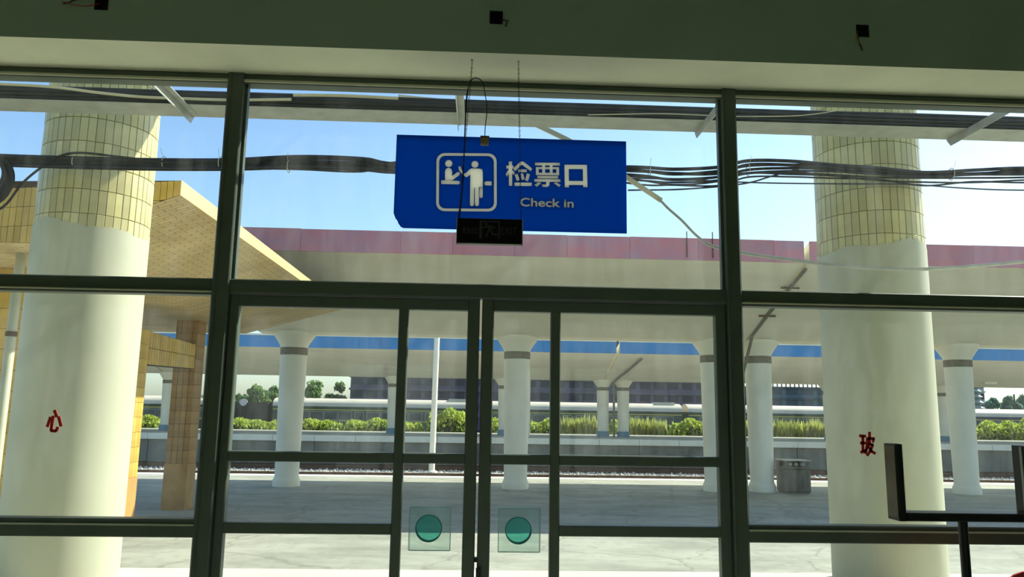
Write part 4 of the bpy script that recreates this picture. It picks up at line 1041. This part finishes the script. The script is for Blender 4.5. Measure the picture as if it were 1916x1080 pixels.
# buildings
def block(px0, px1, ptop, Y, dep, wm, sm, wn, floors, cols, label, z0=-2.2):
    xa, xb = at(px0, 740, Y).x, at(px1, 740, Y).x; top = at((px0+px1)/2, ptop, Y).z
    t = thing('building', ((xa+xb)/2, Y+dep/2, z0), label, 'building')
    MB().box(xa, xb, Y, Y+dep, z0, top).build('wall', wm, t)
    fh = (top-z0)/floors
    for i in range(1, floors+1): MB().box(xa-.15, xb+.15, Y-.25, Y+.02, z0+fh*i-.28, z0+fh*i).build('floor_slab', sm, t)
    for i in range(floors):
        for j in range(cols):
            x0_ = xa+(xb-xa)*(j+.14)/cols; x1_ = xa+(xb-xa)*(j+.86)/cols
            MB().box(x0_, x1_, Y-.06, Y-.005, z0+fh*i+fh*.28, z0+fh*i+fh*.78).build('window', wn, t)
    return t, xa, xb, top
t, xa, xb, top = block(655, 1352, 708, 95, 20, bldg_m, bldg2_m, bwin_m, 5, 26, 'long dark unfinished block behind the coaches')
for i in range(9):
    x = xa+.5+i*.35*1.2; MB().box(x-.05, x+.05, 95.1, 95.3, top, top+random.uniform(.5, 1.1)).build('scaffold_post', pale_b, t)
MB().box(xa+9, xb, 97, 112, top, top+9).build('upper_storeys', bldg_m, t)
t, xa, xb, top = block(1378, 1556, 724, 105, 16, teal_b, teal_d, teal_d, 5, 6, 'teal banded building behind the long grass and stone bin')
for i in range(22):
    x = xa+.3+(xb-xa-.6)*i/21; MB().box(x-.06, x+.06, 104.9, 105.1, top, top+.9).build('roof_railing', bldg2_m, t)
MB().box(xa, xb, 104.85, 105.15, top+.85, top+1.0).build('roof_railing', bldg2_m, t)
block(1826, 1842, 690, 150, 8, pale_b, pale_b, bwin_m, 6, 2, 'tall pale block behind the pagoda')
def pagoda(px, Y, pt, pb, wpx, label):
    t = thing('pagoda', (at(px, 760, Y).x, Y, -2.2), label, 'pagoda'); cx_ = at(px, 760, Y).x
    zt_, zb_ = at(px, pt, Y).z, at(px, pb, Y).z; n_ = 5; hw_ = wpx/1440*(Y+4.42)/2
    MB().lathe([(hw_*.9, -2.2), (hw_*.85, zb_)], cx_, Y, 8).build('base', wallp, t)
    fh = (zt_-zb_)/n_
    for i in range(n_):
        s_ = 1-.11*i; z = zb_+fh*i
        MB().lathe([(hw_*.55*s_, z), (hw_*.52*s_, z+fh*.7)], cx_, Y, 8).build('storey', wallp, t)
        MB().lathe([(hw_*1.05*s_, z+fh*.55), (hw_*1.02*s_, z+fh*.6), (hw_*.7*s_, z+fh*.78), (hw_*.4*s_, z+fh*1.0)], cx_, Y, 8).build('roof', roofp, t)
    MB().tube([(cx_, Y, zt_), (cx_, Y, zt_+fh*.7)], .12, 6, .03).build('spire', roofp, t)
pagoda(1829, 120, 718, 770, 26, 'tiered pale pagoda behind the right platform column')
pagoda(1769, 120, 730, 768, 18, 'smaller pagoda left of the right platform column')
def tree(px, ptop, wpx, Y, label, m_=leaf3_m, pb=760):
    c = at(px, ptop, Y); z0 = -2.2; H = c.z-z0; hw_ = wpx/1440*(Y+4.42)/2
    t = thing('tree', (c.x, Y, z0), label, 'tree', 'trees beyond the coaches')
    MB().tube([(c.x, Y, z0), (c.x+.1, Y, z0+H*.35), (c.x-.1, Y, z0+H*.7)], .28, 8, .12).build('trunk', bark_m, t, True)
    blobs = [(random.uniform(-.65, .65)*hw_, random.uniform(-.5, .5)*hw_, z0+H*random.uniform(.45, .84), random.uniform(.3, .5)*hw_) for _ in range(9)]+[(0, 0, z0+H-.42*hw_, .42*hw_)]
    mb = MB()
    def fn():
        b_ = random.choice(blobs); d_ = Vector((random.gauss(0, 1), random.gauss(0, 1), random.gauss(0, 1))).normalized()*b_[3]*random.uniform(.55, 1.05)
        return (c.x+b_[0]+d_.x, Y+b_[1]+d_.y, b_[2]+d_.z*.85)
    leaves(mb, 1500, fn, .26 if Y < 110 else .34)
    o = mb.build('crown', m_, t, fix=False); o['kind'] = 'stuff'
for a_ in ((478, 718, 66, 90, 'rounded green tree above the dark wagon'), (514, 722, 44, 100, 'green tree half behind the left platform column'), (590, 709, 70, 90, 'broad green tree right of the left platform column'), (636, 714, 50, 104, 'green tree beside the dark unfinished block'), (446, 738, 26, 96, 'low tree at the left door edge'), (3, 705, 60, 60, 'green tree at the far left edge behind the downpipe'),):
    tree(*a_)
for a_ in ((1768, 738, 26, 118, 'hazy tree behind the smaller pagoda', leafb_m), (1858, 744, 34, 125, 'hazy tree right of the pagoda', leafb_m), (1886, 741, 40, 134, 'hazy tree beside the thin wire pole', leafb_m), (1914, 737, 46, 146, 'hazy tree at the right edge beyond the blue coach', leafb_m)):
    tree(*a_)
p = at(1897, 738, 122)
o = MB().tube([(p.x, 122, -2.2), (p.x, 122, p.z)], .14, 6).build('wire_pole', bark_m); tag(o, 'thin dark pole among the hazy trees at right', 'pole', None, 'thing')
